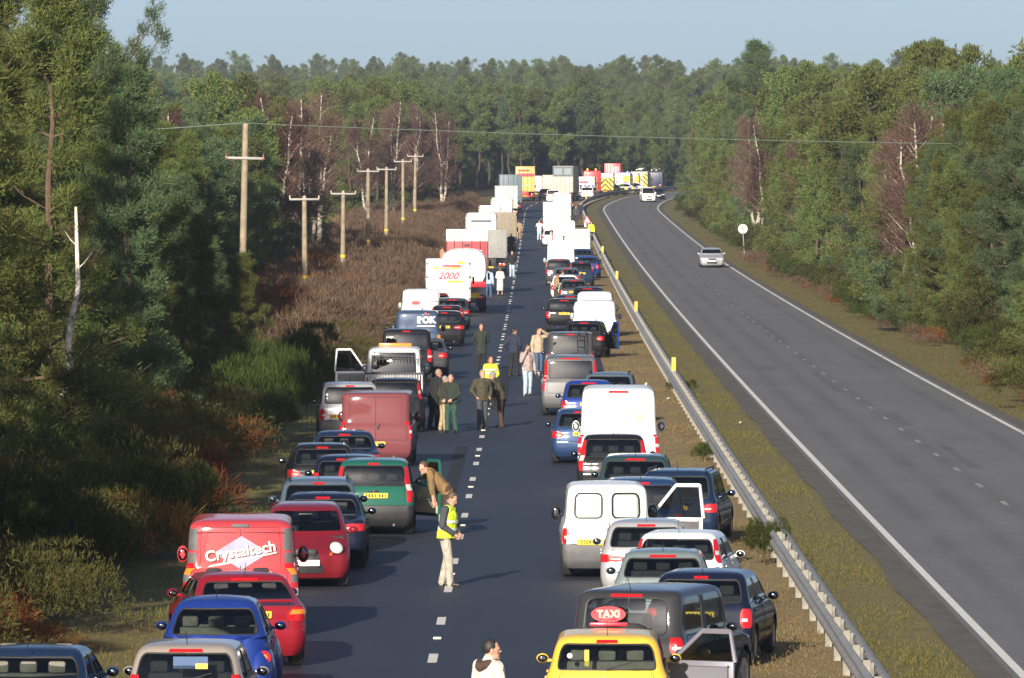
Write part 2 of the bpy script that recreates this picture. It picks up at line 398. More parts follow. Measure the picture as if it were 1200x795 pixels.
def rows_for(L, W, H, g=.19, zb=.92, zh=.70, hood=1.0, ws=.72, rs=.2, tb=.17, boot=0, rr=.175, rf=.30, roofr=.09, bow=.06, dome=0.0):
    w = W/2; a = -L/2; f = L/2; k = zb/.92
    rw = [(g, a+.16, f-.14, w-.10, rr*.8, rf*.8, .03, .10), (g+.11, a+.04, f-.03, w-.03, rr, rf, bow, .15), (.50*k, a, f, w, rr, rf, bow, .18),
          (.61*k, a+.015, f-.03, w, rr, rf, bow, .18), (zh, a+.045, f-.13, w-.004, rr, rf, bow, .18),
          (zh+(zb-zh)*.5, a+.055, f-.13-(hood-.13)*.5, w-.012, rr*.95, rf*.8, bow, .14), (zb, a+.075, f-hood, w-.032, rr*.9, .3, bow, .14)]
    yr = a+.105
    if boot:
        rw.append((zb+.025, a+.20, f-hood-.04, w-.045, rr*.8, .28, bow, .13)); yr = a+boot
    rw.append((zb+.045, yr, f-hood-.07, w-.055, .17, .26, bow, .13))
    t = roofr
    rw += [(H-t, yr+rs, f-hood-ws, w-tb, .16, .22, .05, .10), (H-t*.5, yr+rs+t*.55, f-hood-ws-t*1.3, w-tb-t*.42, .18, .22, .05, .09),
           (H-t*.16, yr+rs+t*1.6, f-hood-ws-t*3.0, w-tb-t*1.15, .2, .22, .05, .08), (H, yr+rs+t*3.4, f-hood-ws-t*4.6, w-tb-t*2.4, .2, .22, .04, .06)]
    return rw
G_CLEAR = glass_mat('clear_glass', (.62, .68, .66), .09)
G_DARK = glass_mat('tinted_glass', (.16, .19, .19), .10)
M_TYRE = mat('tyre_rubber', (.022, .022, .022), .85, vary=.3)
M_RIM = mat('alloy_rim', (.45, .45, .46), .35, .8, vary=.2)
M_BLACK = mat('black_plastic', (.022, .022, .024), .55, vary=.2)
M_GREYP = mat('grey_plastic', (.10, .10, .105), .6, vary=.15)
M_SEAM = mat('seam_shadow_gap', (.015, .015, .016), .8)
M_RED = mat('red_lens', (.48, .010, .014), .18, coat=.6)
M_AMBER = mat('amber_lens', (.85, .22, .02), .2, coat=.5)
M_CLEARL = mat('clear_lens', (.50, .50, .50), .12, coat=.6)
M_MIRROR = mat('mirror_glass', (.10, .12, .15), .08, 1.0)
M_CHROME = mat('chrome', (.75, .75, .76), .15, 1.0)
M_YPLATE = mat('yellow_plate', (.82, .52, .02), .45, vary=.06)
M_WPLATE = mat('white_plate', (.78, .78, .74), .45, vary=.05)
M_SEAT = mat('seat_fabric', (.030, .030, .034), .9, vary=.3)
M_SEATL = mat('pale_seat_fabric', (.17, .16, .13), .9, vary=.2)
M_TUB = mat('cabin_trim', (.03, .03, .032), .85, vary=.2)
M_INK = mat('plate_ink', (.02, .02, .02), .6)
M_WHITE = paint('white', (.80, .80, .79), dirt=.07)
CACHE = {}
QC = (0.0, .134, .5, 1.0)          # grid offsets whose crossings lie on a rounded corner
def shell_mesh(sh, holes, arches, zdark, rear_dark_only, seams, cap_dome):
    """body with window openings, wheel arches; glass meshes"""
    U = set(lin(0, 1, 5)+lin(1, 2, 5)+lin(2, 3, 37)+lin(3, 4, 6)+lin(4, 5, 6))
    Z = set(sh.z)
    zz = sorted(sh.z)
    for a, c in zip(zz, zz[1:]):
        n = max(1, int((c-a)/.06)); Z.update(lin(a, c, n+1))
    for hnm, u0, u1, z0, z1, du, dz in holes:
        for x in (u0, u1): U.add(x)
        for q_ in QC:
            if u0 > 0.001: U.add(u0+du*q_)
            if u1 < 4.999: U.add(u1-du*q_)
            Z.update((z0+dz*q_, z1-dz*q_))
    if zdark: Z.add(zdark)
    def dedup(S, keep, tol):
        S = sorted(S); out = []
        for x in S:
            if out and x-out[-1] < tol:
                if x in keep and out[-1] not in keep: out[-1] = x
                elif x in keep: out.append(x)
                continue
            out.append(x)
        return out
    ku = set(); kz = set([zz[0], zz[-1]])
    for hnm, u0, u1, z0, z1, du, dz in holes: ku.update([u0+du*q_ for q_ in QC] if u0 > .001 else [u0]); ku.update([u1-du*q_ for q_ in QC] if u1 < 4.999 else [u1]); kz.update([z0+dz*q_ for q_ in QC]+[z1-dz*q_ for q_ in QC])
    ku.update((0, 5)); U = dedup(U, ku, .009); Z = dedup(Z, kz, .006)
    cols = [(1, u) for u in U]+[(-1, u) for u in reversed(U[1:-1])]; nc = len(cols); nz = len(Z)
    P = [sh.S(u, z, sd) for z in Z for sd, u in cols]
    dead = set()
    for j, z in enumerate(Z):                      # wheel arches: pull the rim of the hole onto a circle
        for i, (sd, u) in enumerate(cols):
            if 1.6 < u < 3.9:
                p = P[j*nc+i]
                for yw, zw, rw in arches:
                    d = math.hypot(p.y-yw, p.z-zw)
                    if d < rw: dead.add(j*nc+i)
    body = MB(); f = []; fm = []; gl = {}
    def hole_of(ua, ub, za, zb_):
        um = .5*(ua+ub); zm = .5*(za+zb_)
        for h in holes:
            if h[1] < um < h[2] and h[3] < zm < h[4]: return h
    for j in range(nz-1):
        for i in range(nc):
            i2 = (i+1) % nc; sd = cols[i][0] if cols[i][1] not in (0, 5) else cols[i2][0]
            ua, ub = cols[i][1], cols[i2][1]; q = (j*nc+i, j*nc+i2, (j+1)*nc+i2, (j+1)*nc+i)
            lo, hi = min(ua, ub), max(ua, ub); h = hole_of(lo, hi, Z[j], Z[j+1])
            mi = 1 if (zdark and Z[j+1] <= zdark+1e-6 and (not rear_dark_only or hi <= 2.05)) else 0
            if h:
                nm, u0, u1, z0, z1, du, dz = h; key = (nm, sd if u0 > .001 and u1 < 4.999 else 0); g = gl.setdefault(key, [])
                um = .5*(lo+hi); zm = .5*(Z[j]+Z[j+1])
                fi = lambda t: sum(t > q_ for q_ in QC[1:])
                el = u0 > .001 and um < u0+du; eh = u1 < 4.999 and um > u1-du; bl = zm < z0+dz; bh = zm > z1-dz
                if (el or eh) and (bl or bh):
                    rank = fi((um-u0)/du if el else (u1-um)/du)+fi((zm-z0)/dz if bl else (z1-zm)/dz)
                    if rank < 2: f.append(q); fm.append(mi); continue
                    if rank > 2: g.append(q); continue
                    inner_u = hi if el else lo; inner_z = Z[j+1] if bl else Z[j]
                    cu = lo if el else hi; czz = Z[j] if bl else Z[j+1]
                    def vid(u_, z_): return q[0] if (u_ == ua and z_ == Z[j]) else q[1] if (u_ == ub and z_ == Z[j]) else q[2] if (u_ == ub and z_ == Z[j+1]) else q[3]
                    corner = vid(cu, czz); opp = vid(inner_u, inner_z)
                    f.append(tuple(x for x in q if x != opp)); fm.append(mi); g.append(tuple(x for x in q if x != corner))
                else: g.append(q)
                continue
            if all(x in dead for x in q): continue
            f.append(q); fm.append(mi)
    for x in dead:
        p = P[x]; yw, zw, rw = min(arches, key=lambda t: math.hypot(p.y-t[0], p.z-t[1]))
        d = math.hypot(p.y-yw, p.z-zw)
        if d > 1e-4: P[x] = Vector((p.x, yw+(p.y-yw)*rw/d, max(sh.z[0], zw+(p.z-zw)*rw/d)))
    n0 = len(P); top = nz-1; c = sum((P[top*nc+i] for i in range(nc)), Vector())/nc
    for s_, dz in ((.66, .010+cap_dome), (.33, .015+cap_dome*1.6)):
        for i in range(nc):
            p = P[top*nc+i]; P.append(c+(p-c)*s_+Vector((0, 0, dz)))
    P.append(c+Vector((0, 0, .017+cap_dome*1.8)))
    a = top*nc
    for bse in (n0, n0+nc):
        for i in range(nc): f.append((a+i, a+(i+1) % nc, bse+(i+1) % nc, bse+i)); fm.append(0)
        a = bse
    for i in range(nc): f.append((a+i, a+(i+1) % nc, len(P)-1)); fm.append(0)
    used = sorted({x for q in f for x in q}); mp = {x: k for k, x in enumerate(used)}
    body.v = [tuple(P[x]) for x in used]; body.n = len(used); body.f = [tuple(mp[x] for x in q) for q in f]; body.m = fm
    for zs, u0, u1, sd in seams: patch(body, sh, zs, u0, u1, sd, .003, 8, 2, .006)
    glass = []
    for (nm, sd), qs in gl.items():
        us = sorted({x for q in qs for x in q}); mm = {x: k for k, x in enumerate(us)}; g = MB(); vv = []
        for x in us:
            j, i = divmod(x, nc); s_, u = cols[i]; vv.append(P[x]-sh.N(u, Z[j], s_)*.007)
        g.add(vv, [tuple(mm[x] for x in q) for q in qs]); glass.append((nm, g))
    return body, glass

def wheel_meshes(r, wd=.2):
    t = MB(); h = wd/2
    t.lathe_x([(-h*.8, r*.6), (-h, r*.72), (-h, r*.86), (-h*.72, r*.985), (0, r), (h*.72, r*.985), (h, r*.86), (h, r*.72), (h*.8, r*.6)], (0, 0, 0), 22)
    rim = MB(); rim.lathe_x([(h*.80, r*.66), (h*.92, r*.63), (h*.70, r*.56), (h*.62, r*.30), (h*.80, r*.16), (h*.84, .001)], (0, 0, 0), 22)
    for k in range(5):
        an = 2*PI*k/5; M = Matrix.Rotation(an, 4, 'X'); rim.rbox(h*.60, h*.88, -.035, .035, r*.14, r*.60, .01, 0, M, 1)
    return t.mesh('wheel', M_TYRE), rim.mesh('rim', M_RIM)
def wheel_at(root, x, y, r, wd=.2, rim=True, name='wheel'):
    k = ('wh', round(r, 3), wd)
    if k not in CACHE: CACHE[k] = wheel_meshes(r, wd)
    o = link(name, CACHE[k][0], root, (x, y, r))
    if x < 0: o.rotation_euler = (0, 0, PI)
    if rim: link('rim', CACHE[k][1], o)
    return o
PLATE = {}
def ink_plate(chars):
    b = MB().rbox(-.26, .26, -.008, .008, -.056, .056, .006, 0, None, 1)
    if chars:
        for k_ in range(7):
            xx = -.205+.064*k_+(.03 if k_ > 3 else 0)
            b.box(xx-(.018 if k_ % 3 else .008), xx+.016, -.0095, -.008, -.034, .034, 1)
    return b
def plate(root, y, z, txt=None, white=False, tilt=0.0, x=0.0):
    m = M_WPLATE if white else M_YPLATE
    k = ('plate', white, txt is None)
    if k not in PLATE: PLATE[k] = ink_plate(txt is None and not white).mesh('number_plate', [m, M_INK])
    o = link('number_plate', PLATE[k], root, (x, y, z)); o.rotation_euler = (tilt, 0, PI if white else 0)
    if txt: lettering(txt, .098, M_INK, o, (0, -.0085, 0), name='plate_lettering', depth=.001, space=1.05, bold=.0025)
    return o

STYLES = {
 'hatch':  dict(L=3.85, W=1.66, H=1.45, zb=.92, zh=.70, hood=.95, ws=.74, rs=.26, tb=.18),
 'mpv':    dict(L=4.15, W=1.74, H=1.60, zb=.98, zh=.76, hood=.85, ws=.86, rs=.17, tb=.16),
 'estate': dict(L=4.45, W=1.74, H=1.47, zb=.93, zh=.70, hood=1.08, ws=.74, rs=.30, tb=.17),
 'saloon': dict(L=4.45, W=1.74, H=1.42, zb=.94, zh=.70, hood=1.10, ws=.72, rs=.62, tb=.19, boot=.52, rr=.26),
 'fastback': dict(L=4.55, W=1.78, H=1.42, zb=.97, zh=.70, hood=1.12, ws=.72, rs=.78, tb=.20, boot=.34, rr=.28),
 'suv':    dict(L=4.35, W=1.78, H=1.74, g=.32, zb=1.08, zh=.90, hood=1.10, ws=.62, rs=.15, tb=.14, rr=.20),
 'box4x4': dict(L=4.3, W=1.78, H=1.95, g=.36, zb=1.16, zh=1.02, hood=1.1, ws=.42, rs=.07, tb=.10, rr=.12, roofr=.08, bow=.02),
 'beetle': dict(L=4.0, W=1.62, H=1.50, zb=.93, zh=.66, hood=.95, ws=.80, rs=.62, tb=.22, rr=.42, rf=.5, roofr=.12, bow=.14),
 'vanlet': dict(L=4.1, W=1.74, H=1.80, zb=1.02, zh=.84, hood=.85, ws=.80, rs=.08, tb=.13, rr=.12, roofr=.10, bow=.03),
 'van':    dict(L=4.8, W=1.92, H=1.96, g=.24, zb=1.10, zh=.94, hood=.72, ws=.86, rs=.08, tb=.12, rr=.12, roofr=.10, bow=.03),
 'bigvan': dict(L=5.4, W=2.02, H=2.45, g=.28, zb=1.22, zh=1.06, hood=.74, ws=.86, rs=.10, tb=.13, rr=.11, roofr=.10, bow=.025),
}
def vehicle(name, label, cat, style, pnt, x, y, yaw=0.0, group=None, flip=False, tail='low', holes='car', glass=G_CLEAR, bumper=None, seats='dark', lod=0,
            rails=False, aerial=True, brake=True, plate_z=None, txt=None, plate_x=0.0, round_light=False, rim=True, detail=True, sx=1.0, rear_glass=None, mirrors=True, wiper=True,
            tail_amber=False, lens=M_RED, badge=False, mirror_mat=None, **over):
    P = dict(STYLES[style]); P.update(over); L, W, H = P['L'], P['W'], P['H']; zb = P['zb']
    a, f = -L/2, L/2; sh = Shell(rows_for(**P)); hw = W/2
    z0, z1 = zb+(.085 if P.get('boot') else .075), H-P.get('roofr', .09)-.025
    big = H > 1.7 and holes != 'car'
    yf = f-.80-(.06 if big else 0); yb = a+(.72 if not big else .85)
    r = .30 if H < 1.7 else .33
    if style in ('suv', 'box4x4'): r = .37
    if style == 'bigvan': r = .35
    hs = []
    bp = .5
    if holes == 'car':
        hs += [('rear_window', 0, 1.28 if style != 'box4x4' else .98, z0, z1, .20, .10), ('windscreen', 3.55, 5, z0, z1, .12, .05),
               ('side_window', 2.53, 2.955, z0, z1, .035, .05), ('side_window', 2.08, 2.46, z0, z1, .03, .05)]
    elif holes == 'van':
        hs += [('windscreen', 3.5, 5, z0, H-.34 if H > 2 else z1, .12, .05), ('side_window', 2.70, 2.955, z0, min(z1, zb+.52), .03, .05)]
    elif holes == 'vanrear':
        hs += [('windscreen', 3.5, 5, z0, H-.34 if H > 2 else z1, .12, .05), ('side_window', 2.70, 2.955, z0, min(z1, zb+.52), .03, .05),
               ('rear_window', .16, 1.0, z0+.06, z1-.05, .13, .10)]
    elif holes == 'vanfull':
        hs += [('windscreen', 3.5, 5, z0, z1, .12, .05), ('side_window', 2.70, 2.955, z0, min(z1, zb+.52), .03, .05),
               ('rear_window', 0, 1.05, z0, z1-.03, .10, .06), ('side_window', 2.08, 2.62, z0, min(z1, zb+.52), .03, .05)]
    arches = [(yb, r, r+.055), (yf, r, r+.055)]
    seams = []
    zlow = .60*zb/.92
    if detail and lod < 2:
        ut = .96 if H < 1.75 else .93
        e = .006
        if holes in ('van', 'vanrear'): seams.append((lin(P.get('g', .19)+.24, H-.09, 12), 0, .008, 1)); seams.append((lin(P.get('g', .19)+.24, H-.09, 12), 0, .008, -1))
        for sd in (1, -1):
            seams.append(([zlow-e, zlow+e], 0, ut, sd)); seams.append((lin(zlow, z0-.03, 8), ut, ut+.014, sd))
            if big: seams.append((lin(z0, z1+.02, 8), ut, ut+.012, sd)); seams.append(([H-.12, H-.108], 0, ut, sd))
            for uu in ((2.50, 2.97) if holes == 'car' else (2.67, 2.97)):
                seams.append((lin(P.get('g', .19)+.12, z0-.02, 8), uu-.0025, uu+.0025, sd))
            if holes == 'car': seams.append((lin(P.get('g', .19)+.35, z0-.02, 8), 2.085, 2.09, sd))
            seams.append(([zb*.70, zb*.70+.035], 2.12, 2.90, sd)) if bumper else None
    zd = None
    if bumper: zd = zlow if bumper != 'low' else P.get('g', .19)+.13
    key = ('shell', style, tuple(sorted((k, v) for k, v in P.items())), holes, bumper, detail and lod < 2)
    if key not in CACHE:
        bd, gls = shell_mesh(sh, hs, arches, zd, False, seams, P.get('dome', 0))
        CACHE[key] = (bd.mesh('body', [M_WHITE, M_GREYP if bumper == 'grey' else M_BLACK, M_SEAM], 38), [(nm, g.mesh(nm, G_CLEAR, 60)) for nm, g in gls])
    bme, gls = CACHE[key]
    if ('seal', key) not in CACHE:
        qs = MB()
        for nm, u0, u1, za, zc, du, dz in hs:
            if nm != 'rear_window': continue
            for sd in (1, -1):
                rc = lambda uc, zc_, su, sz_: [(uc+su*du*a_, zc_+sz_*dz*b_) for a_, b_ in ((1, 0), (.5, .134), (.134, .5), (0, 1))]
                right = rc(u1, zc, -1, -1)+[(u1, (za+zc)/2)]+rc(u1, za, -1, 1)[::-1]
                if u0 < .001: path = [(0, zc), (u1*.5, zc)]+right+[(u1*.5, za), (0, za)]
                else: path = right+rc(u0, za, 1, 1)+[(u0, (za+zc)/2)]+rc(u0, zc, 1, -1)[::-1]+[right[0]]
                qs.tube([sh.S(u, z, sd) for u, z in path], .013 if u0 < .001 else .022, 5)
        CACHE[('seal', key)] = qs.mesh('window_seal', M_BLACK) if qs.n else None
    root = empty(name, (x, y, zg(y)+.05), -yaw+(PI if flip else 0)); tag(root, label, cat, group)
    if sx != 1.0: root.scale = (sx, 1, 1)
    def setm(o, m, i=0):
        o.material_slots[i].link = 'OBJECT'; o.material_slots[i].material = m; return o
    setm(link('body', bme, root), pnt)
    seal_done = False
    for nm, g in gls:
        gm = glass
        if nm == 'rear_window' and rear_glass: gm = rear_glass
        go_ = setm(link(nm, g, root), gm)
        if nm == 'rear_window' and lod < 2 and not seal_done:
            link('window_seal', CACHE[('seal', key)], go_); seal_done = True
    # floor pan and cabin
    tub = MB(); wi = hw-.24
    tub.rbox(-wi, wi, a+.22, f-.25, P.get('g', .19)-.02, min(zb*.55, .62), .05); tub.rbox(-hw+.09, hw-.09, f-P['hood']-.55, f-P['hood']-.05, zb*.5, zb-.01, .06)
    if holes == 'car' or holes == 'vanfull': tw_ = hw-.10-max(0, P.get('rr', .22)-.22)*1.2; tub.rbox(-tw_, tw_, a+.22+max(0, P.get('rr', .22)-.22)+P.get('boot', 0)*.4, a+.62+P.get('boot', 0)*.75, zb*.5, zb-.03, .04)
    else: tub.rbox(-hw+.10, hw-.10, f-P['hood']-1.75, f-P['hood']-1.69, .4, H-.14, .02)
    tub.build('cabin_floor', M_TUB, root)
    if lod < 2:
        ms = M_SEATL if seats == 'pale' else M_SEAT; ysf = f-P['hood']-P['ws']-.62; zs = zb-.30
        for xx in (-.36*W/1.7, .36*W/1.7):
            s = MB().rbox(xx-.235, xx+.235, ysf-.02, ysf+.46, zs-.12, zs+.05, .05).rbox(xx-.225, xx+.225, ysf-.14, ysf+.02, zs, zs+.56, .055)
            so_ = s.build('seat', ms, root); MB().rbox(xx-.13, xx+.13, ysf-.13, ysf-.03, zs+.60, zs+.80, .045).build('headrest', ms, so_)
        if holes == 'car':
            yr_ = a+.78+P.get('boot', 0)*.75
            rbn = MB().rbox(-hw+.16, hw-.16, yr_-.12, yr_+.03, zs, zs+.46, .05).build('rear_seat', ms, root)
            for xx in (-.38, 0, .38): MB().rbox(xx-.12, xx+.12, yr_-.13, yr_-.04, zs+.46, zs+.62, .04).build('headrest', ms, rbn)
        st = MB(); c = Vector((.36*W/1.7, f-P['hood']-.62, zb+.02)); pts = []
        for k in range(15):
            an = 2*PI*k/14; pts.append(c+Vector((.18*math.cos(an), -.07*math.sin(an)+.0, .165*math.sin(an))))
        st.tube(pts, .016, 5); st.box(c.x-.17, c.x+.17, c.y-.01, c.y+.01, c.z-.025, c.z+.02); st.build('steering_wheel', M_BLACK, root)
        MB().rbox(-.13, .13, f-P['hood']-P['ws']+.12, f-P['hood']-P['ws']+.15, H-.22, H-.15, .012).build('rear_view_mirror', M_BLACK, root)
    # wheels
    for yy in (yb, yf):
        for s_ in (-1, 1): wheel_at(root, s_*(hw-.115), yy, r, .21, rim)
    # lights
    def pt(nm, zs, ul, uh, m, sds=(1, -1), off=.009, nu=12, parent=None):
        out = []
        for s_ in sds: out.append(patch(MB(), sh, zs, ul, uh, s_, off, nu).build(nm, m, parent or root, 50))
        return out
    k = zb/.92
    def lobed(za, zc, u0, u1, slant=.0, n=7):
        zs = lin(za, zc, n); ul = []; uh = []
        for i in range(n):
            t = i/(n-1); c_ = 1-abs(2*t-1)**4*.35
            m_ = (u0+u1)/2+slant*(t-.5); hh = (u1-u0)/2*c_; ul.append(m_-hh); uh.append(m_+hh)
        return zs, ul, uh
    if tail == 'low': spec = lobed(.69*k, .87*k, .80, 1.98, .08)
    elif tail == 'wide': spec = lobed(.72*k, .86*k, .62, 2.03, .05)
    elif tail == 'tall': spec = lobed(.66*k, z1-.02, 1.16, 1.72, .30)
    elif tail == 'high': spec = lobed(z0-.06, z1-.0, 1.34, 1.95, .08)
    elif tail == 'pillar': spec = lobed(.62*k, .62*k+.46, 1.05, 1.78, .0)
    elif tail == 'corner': spec = lobed(.60*k, .60*k+.30, .98, 1.75, .0)
    elif tail == 'block': spec = lobed(.74*k, .74*k+.25, .90, 1.80, .0)
    elif tail == 'mondeo': spec = lobed(.70*k, .90*k, .92, 2.08, .10)
    else: spec = None
    if spec and tail != 'round':
        tl = pt('tail_light', *spec, lens)
        zs, ul, uh = spec; mid = len(zs)//2
        if lod < 2:
            for o_, s_ in zip(tl, (1, -1)):
                if tail in ('pillar', 'block', 'tall'): patch(MB(), sh, lin(zs[mid-1], zs[mid], 3), lin(ul[mid-1]+.05, ul[mid]+.05, 3), lin(uh[mid-1]-.05, uh[mid]-.05, 3), s_, .016, 8).build('reversing_lens', M_CLEARL, o_)
                elif tail == 'mondeo': patch(MB(), sh, lin(zs[3], zs[5], 3), lin(ul[3]+.05, ul[5]+.08, 3), lin(uh[3]-.1, uh[5]-.1, 3), s_, .018, 8).build('indicator_lens', M_AMBER, o_)
                else: patch(MB(), sh, lin(zs[2], zs[3], 3), lin(ul[2]+.08, ul[3]+.08, 3), lin(ul[2]+.40, ul[3]+.40, 3), s_, .016, 8).build('reversing_lens', M_CLEARL, o_)
    elif tail == 'round':
        for s_ in (1, -1):
            p = Vector((s_*(hw-.10), a+.33, .66)); n = Vector((s_*.32, -.94, .12)).normalized()
            o_ = MB().cyl(p-n*.02, p+n*.03, .115, .10, 18).build('tail_light', M_RED, root)
            MB().cyl(p+n*.03, p+n*.045, .055, .045, 14).build('indicator_lens', M_AMBER, o_)
    if holes == 'car' and lod < 2: pt('door_pillar_trim', lin(z0+.01, z1-.01, 4), 2.455, 2.535, M_BLACK, off=.004, nu=2); pt('window_waist_trim', [z0-.022, z0-.004], 2.06, 2.97, M_BLACK, off=.006, nu=8)
    bw_ = (.34, .22, .46, .0, .28, .40, .0)[len(label) % 7]
    if brake and bw_: pt('brake_light', lin(H-P.get('roofr', .09)-.010, H-P.get('roofr', .09)+.026, 3), 0, bw_, M_RED, off=.012)
    zhl = P['zh']-.05
    if round_light:
        for s_ in (1, -1):
            p = Vector((s_*(hw-.26), f-.235, P['zh']+.05)); n = Vector((s_*.25, .8, .55)).normalized()
            q_ = Matrix.Translation(p+n*.012) @ n.to_track_quat('Z', 'Y').to_matrix().to_4x4(); h_ = MB().cyl(p-n*.06, p+n*.012, .142, .136, 24).build('headlight', M_CHROME, root); MB().ell((0, 0, 0), (.125, .125, .035), 20, 8, 0, q_).build('headlight_lens', M_CLEARL, h_)
            MB().ell(p+Vector((-s_*.13, .05, -.13)), (.05, .03, .03), 8, 6).build('indicator', M_AMBER, root)
    else:
        pt('headlight', lin(zhl-.10*k, zhl+.03*k, 5), lin(3.55, 3.30, 5), lin(4.45, 4.38, 5), M_CLEARL)
    pt('grille', lin(zhl-.12*k, zhl-.01, 3), 4.55, 5, M_BLACK, nu=4)
    if lod < 2 or flip: pt('air_intake', lin(P.get('g', .19)+.10, P.get('g', .19)+.24, 3), 4.35, 5, M_BLACK, nu=5)
    pzz = plate_z if plate_z else (.80*k if not big else .62)
    py = sh.S(0, pzz).y-.014
    plate(root, py, pzz, txt, x=plate_x)
    plate(root, sh.S(5, .46*k).y+.012, .46*k, None, True)
    if mirrors:
        for s_ in (1, -1):
            ym = sh.S(2.90, zb+.06).y; xm = hw+.075; zz = zb+.07+(.06 if big else 0)
            sz = (.088, .06, .068) if not big else (.10, .08, .15)
            mm = MB().ell((s_*xm, ym, zz), sz, 12, 8).rbox(min(s_*(hw-.06), s_*xm), max(s_*(hw-.06), s_*xm), ym-.02, ym+.03, zz-.05, zz-.01, .01)
            mo = mm.build('wing_mirror', mirror_mat or (M_BLACK if bumper else pnt), root)
            MB().ell((s_*xm, ym-.052, zz), (sz[0]*.80, .022, sz[2]*.76), 12, 6).build('mirror_glass', M_MIRROR, mo)
    if lod < 2:
        if aerial: MB().cyl((0, a+.36+P.get('boot', 0)*.2+P['rs']*.9, H-.03), (0, a+.16+P.get('boot', 0)*.2+P['rs']*.9, H+.20), .007, .004, 5).build('aerial', M_BLACK, root)
        if rails:
            for s_ in (1, -1):
                xr = hw-P['tb']-.10; zt = H-.01
                MB().tube([(s_*xr, a+.45, zt-.02), (s_*xr, a+.52, zt+.045), (s_*xr, f-P['hood']-P['ws']-.45, zt+.045), (s_*xr, f-P['hood']-P['ws']-.36, zt-.02)], .018, 6).build('roof_rail', M_BLACK, root)
        if wiper and holes == 'car' and not P.get('boot'):
            p0 = sh.S(0, z0+.0)+sh.N(0, z0)*.02; p1 = sh.S(.62, z0+.10)+sh.N(.62, z0+.1)*.02
            MB().cyl(p0, p1, .010, .007, 5).build('rear_wiper', M_BLACK, root)
        if big and holes in ('van', 'vanrear'):
            zz = zb-.02; MB().rbox(.03, .10, sh.S(0, zz).y-.035, sh.S(0, zz).y+.01, zz-.08, zz+.08, .012).build('door_handle', M_BLACK, root)
        elif not big:
            zz = z0-.10; MB().rbox(-.10, .10, sh.S(0, zz).y-.03, sh.S(0, zz).y+.01, zz-.02, zz+.018, .01).build('tailgate_handle', pnt if not bumper else M_BLACK, root)
        for s_ in (1, -1):
            for uu in ((2.55, 2.13) if holes == 'car' else (2.70,)):
                p = sh.S(uu+.02, zb-.06, s_); MB().rbox(p.x-.025, p.x+.025, p.y-.01, p.y+.16, p.z-.018, p.z+.014, .008).build('door_handle', pnt if not bumper else M_BLACK, root)
        if badge: MB().cyl((0, sh.S(0, z0-.16).y-.012, z0-.16), (0, sh.S(0, z0-.16).y+.01, z0-.16), .045, .05, 14).build('badge', M_CHROME, root)
    ex = hw*.5
    MB().cyl((ex, a+.10, P.get('g', .19)+.03), (ex, a+.45, P.get('g', .19)+.03), .03, .03, 8).build('exhaust_pipe', M_GREYP, root)
    return root, sh, P
# ------------------------------------------------------------------ open doors
def open_door(root, sh, P, side, ang, m_in, m_out, ln=1.02, top=None, hinge_y=None, sill=None):
    zb = P['zb']; H = P['H']; z1 = top or H-.10; hy = hinge_y if hinge_y is not None else P['L']/2-P['hood']-.12
    hx = P['W']/2-.02; z0 = sill or P.get('g', .19)+.10
    out = [(0, z0), (-ln, z0), (-ln-.03, zb), (-ln+.06, z1), (-ln*.52, z1), (-.06, zb+.04)]
    def fr(b, pts, r):
        b.tube([(0, y, z) for y, z in pts], r, 6)
    d = MB()
    d.rbox(-.035, .035, -ln, 0, z0, zb+.01, .02)
    fr(d, [(-ln-.01, zb), (-ln+.06, z1), (-ln*.52, z1), (-.08, zb+.02)], .034); fr(d, [(-ln+.06, z1), (-ln*.52, z1)], .04)
    o = d.build('door', m_out, root, 40, (side*hx, hy, 0)); o.rotation_euler = (0, 0, side*ang)
    s = -side
    t = MB(); t.rbox(s*.03, s*.065, -ln+.07, -.06, z0+.08, zb-.06, .02); t.rbox(s*.06, s*.10, -ln+.2, -.3, z0+.36, z0+.42, .02); t.build('door_trim', m_in, o)
    g = MB(); g.add([(0, -ln+.02, zb), (0, -.10, zb), (0, -ln*.52, z1), (0, -ln+.06, z1)], [(0, 1, 2, 3)]); g.build('door_window', G_DARK, o, 0)
    MB().ell((side*.10, -.12, zb+.07), (.10, .06, .08), 10, 6).build('wing_mirror', M_BLACK, o)
    return o

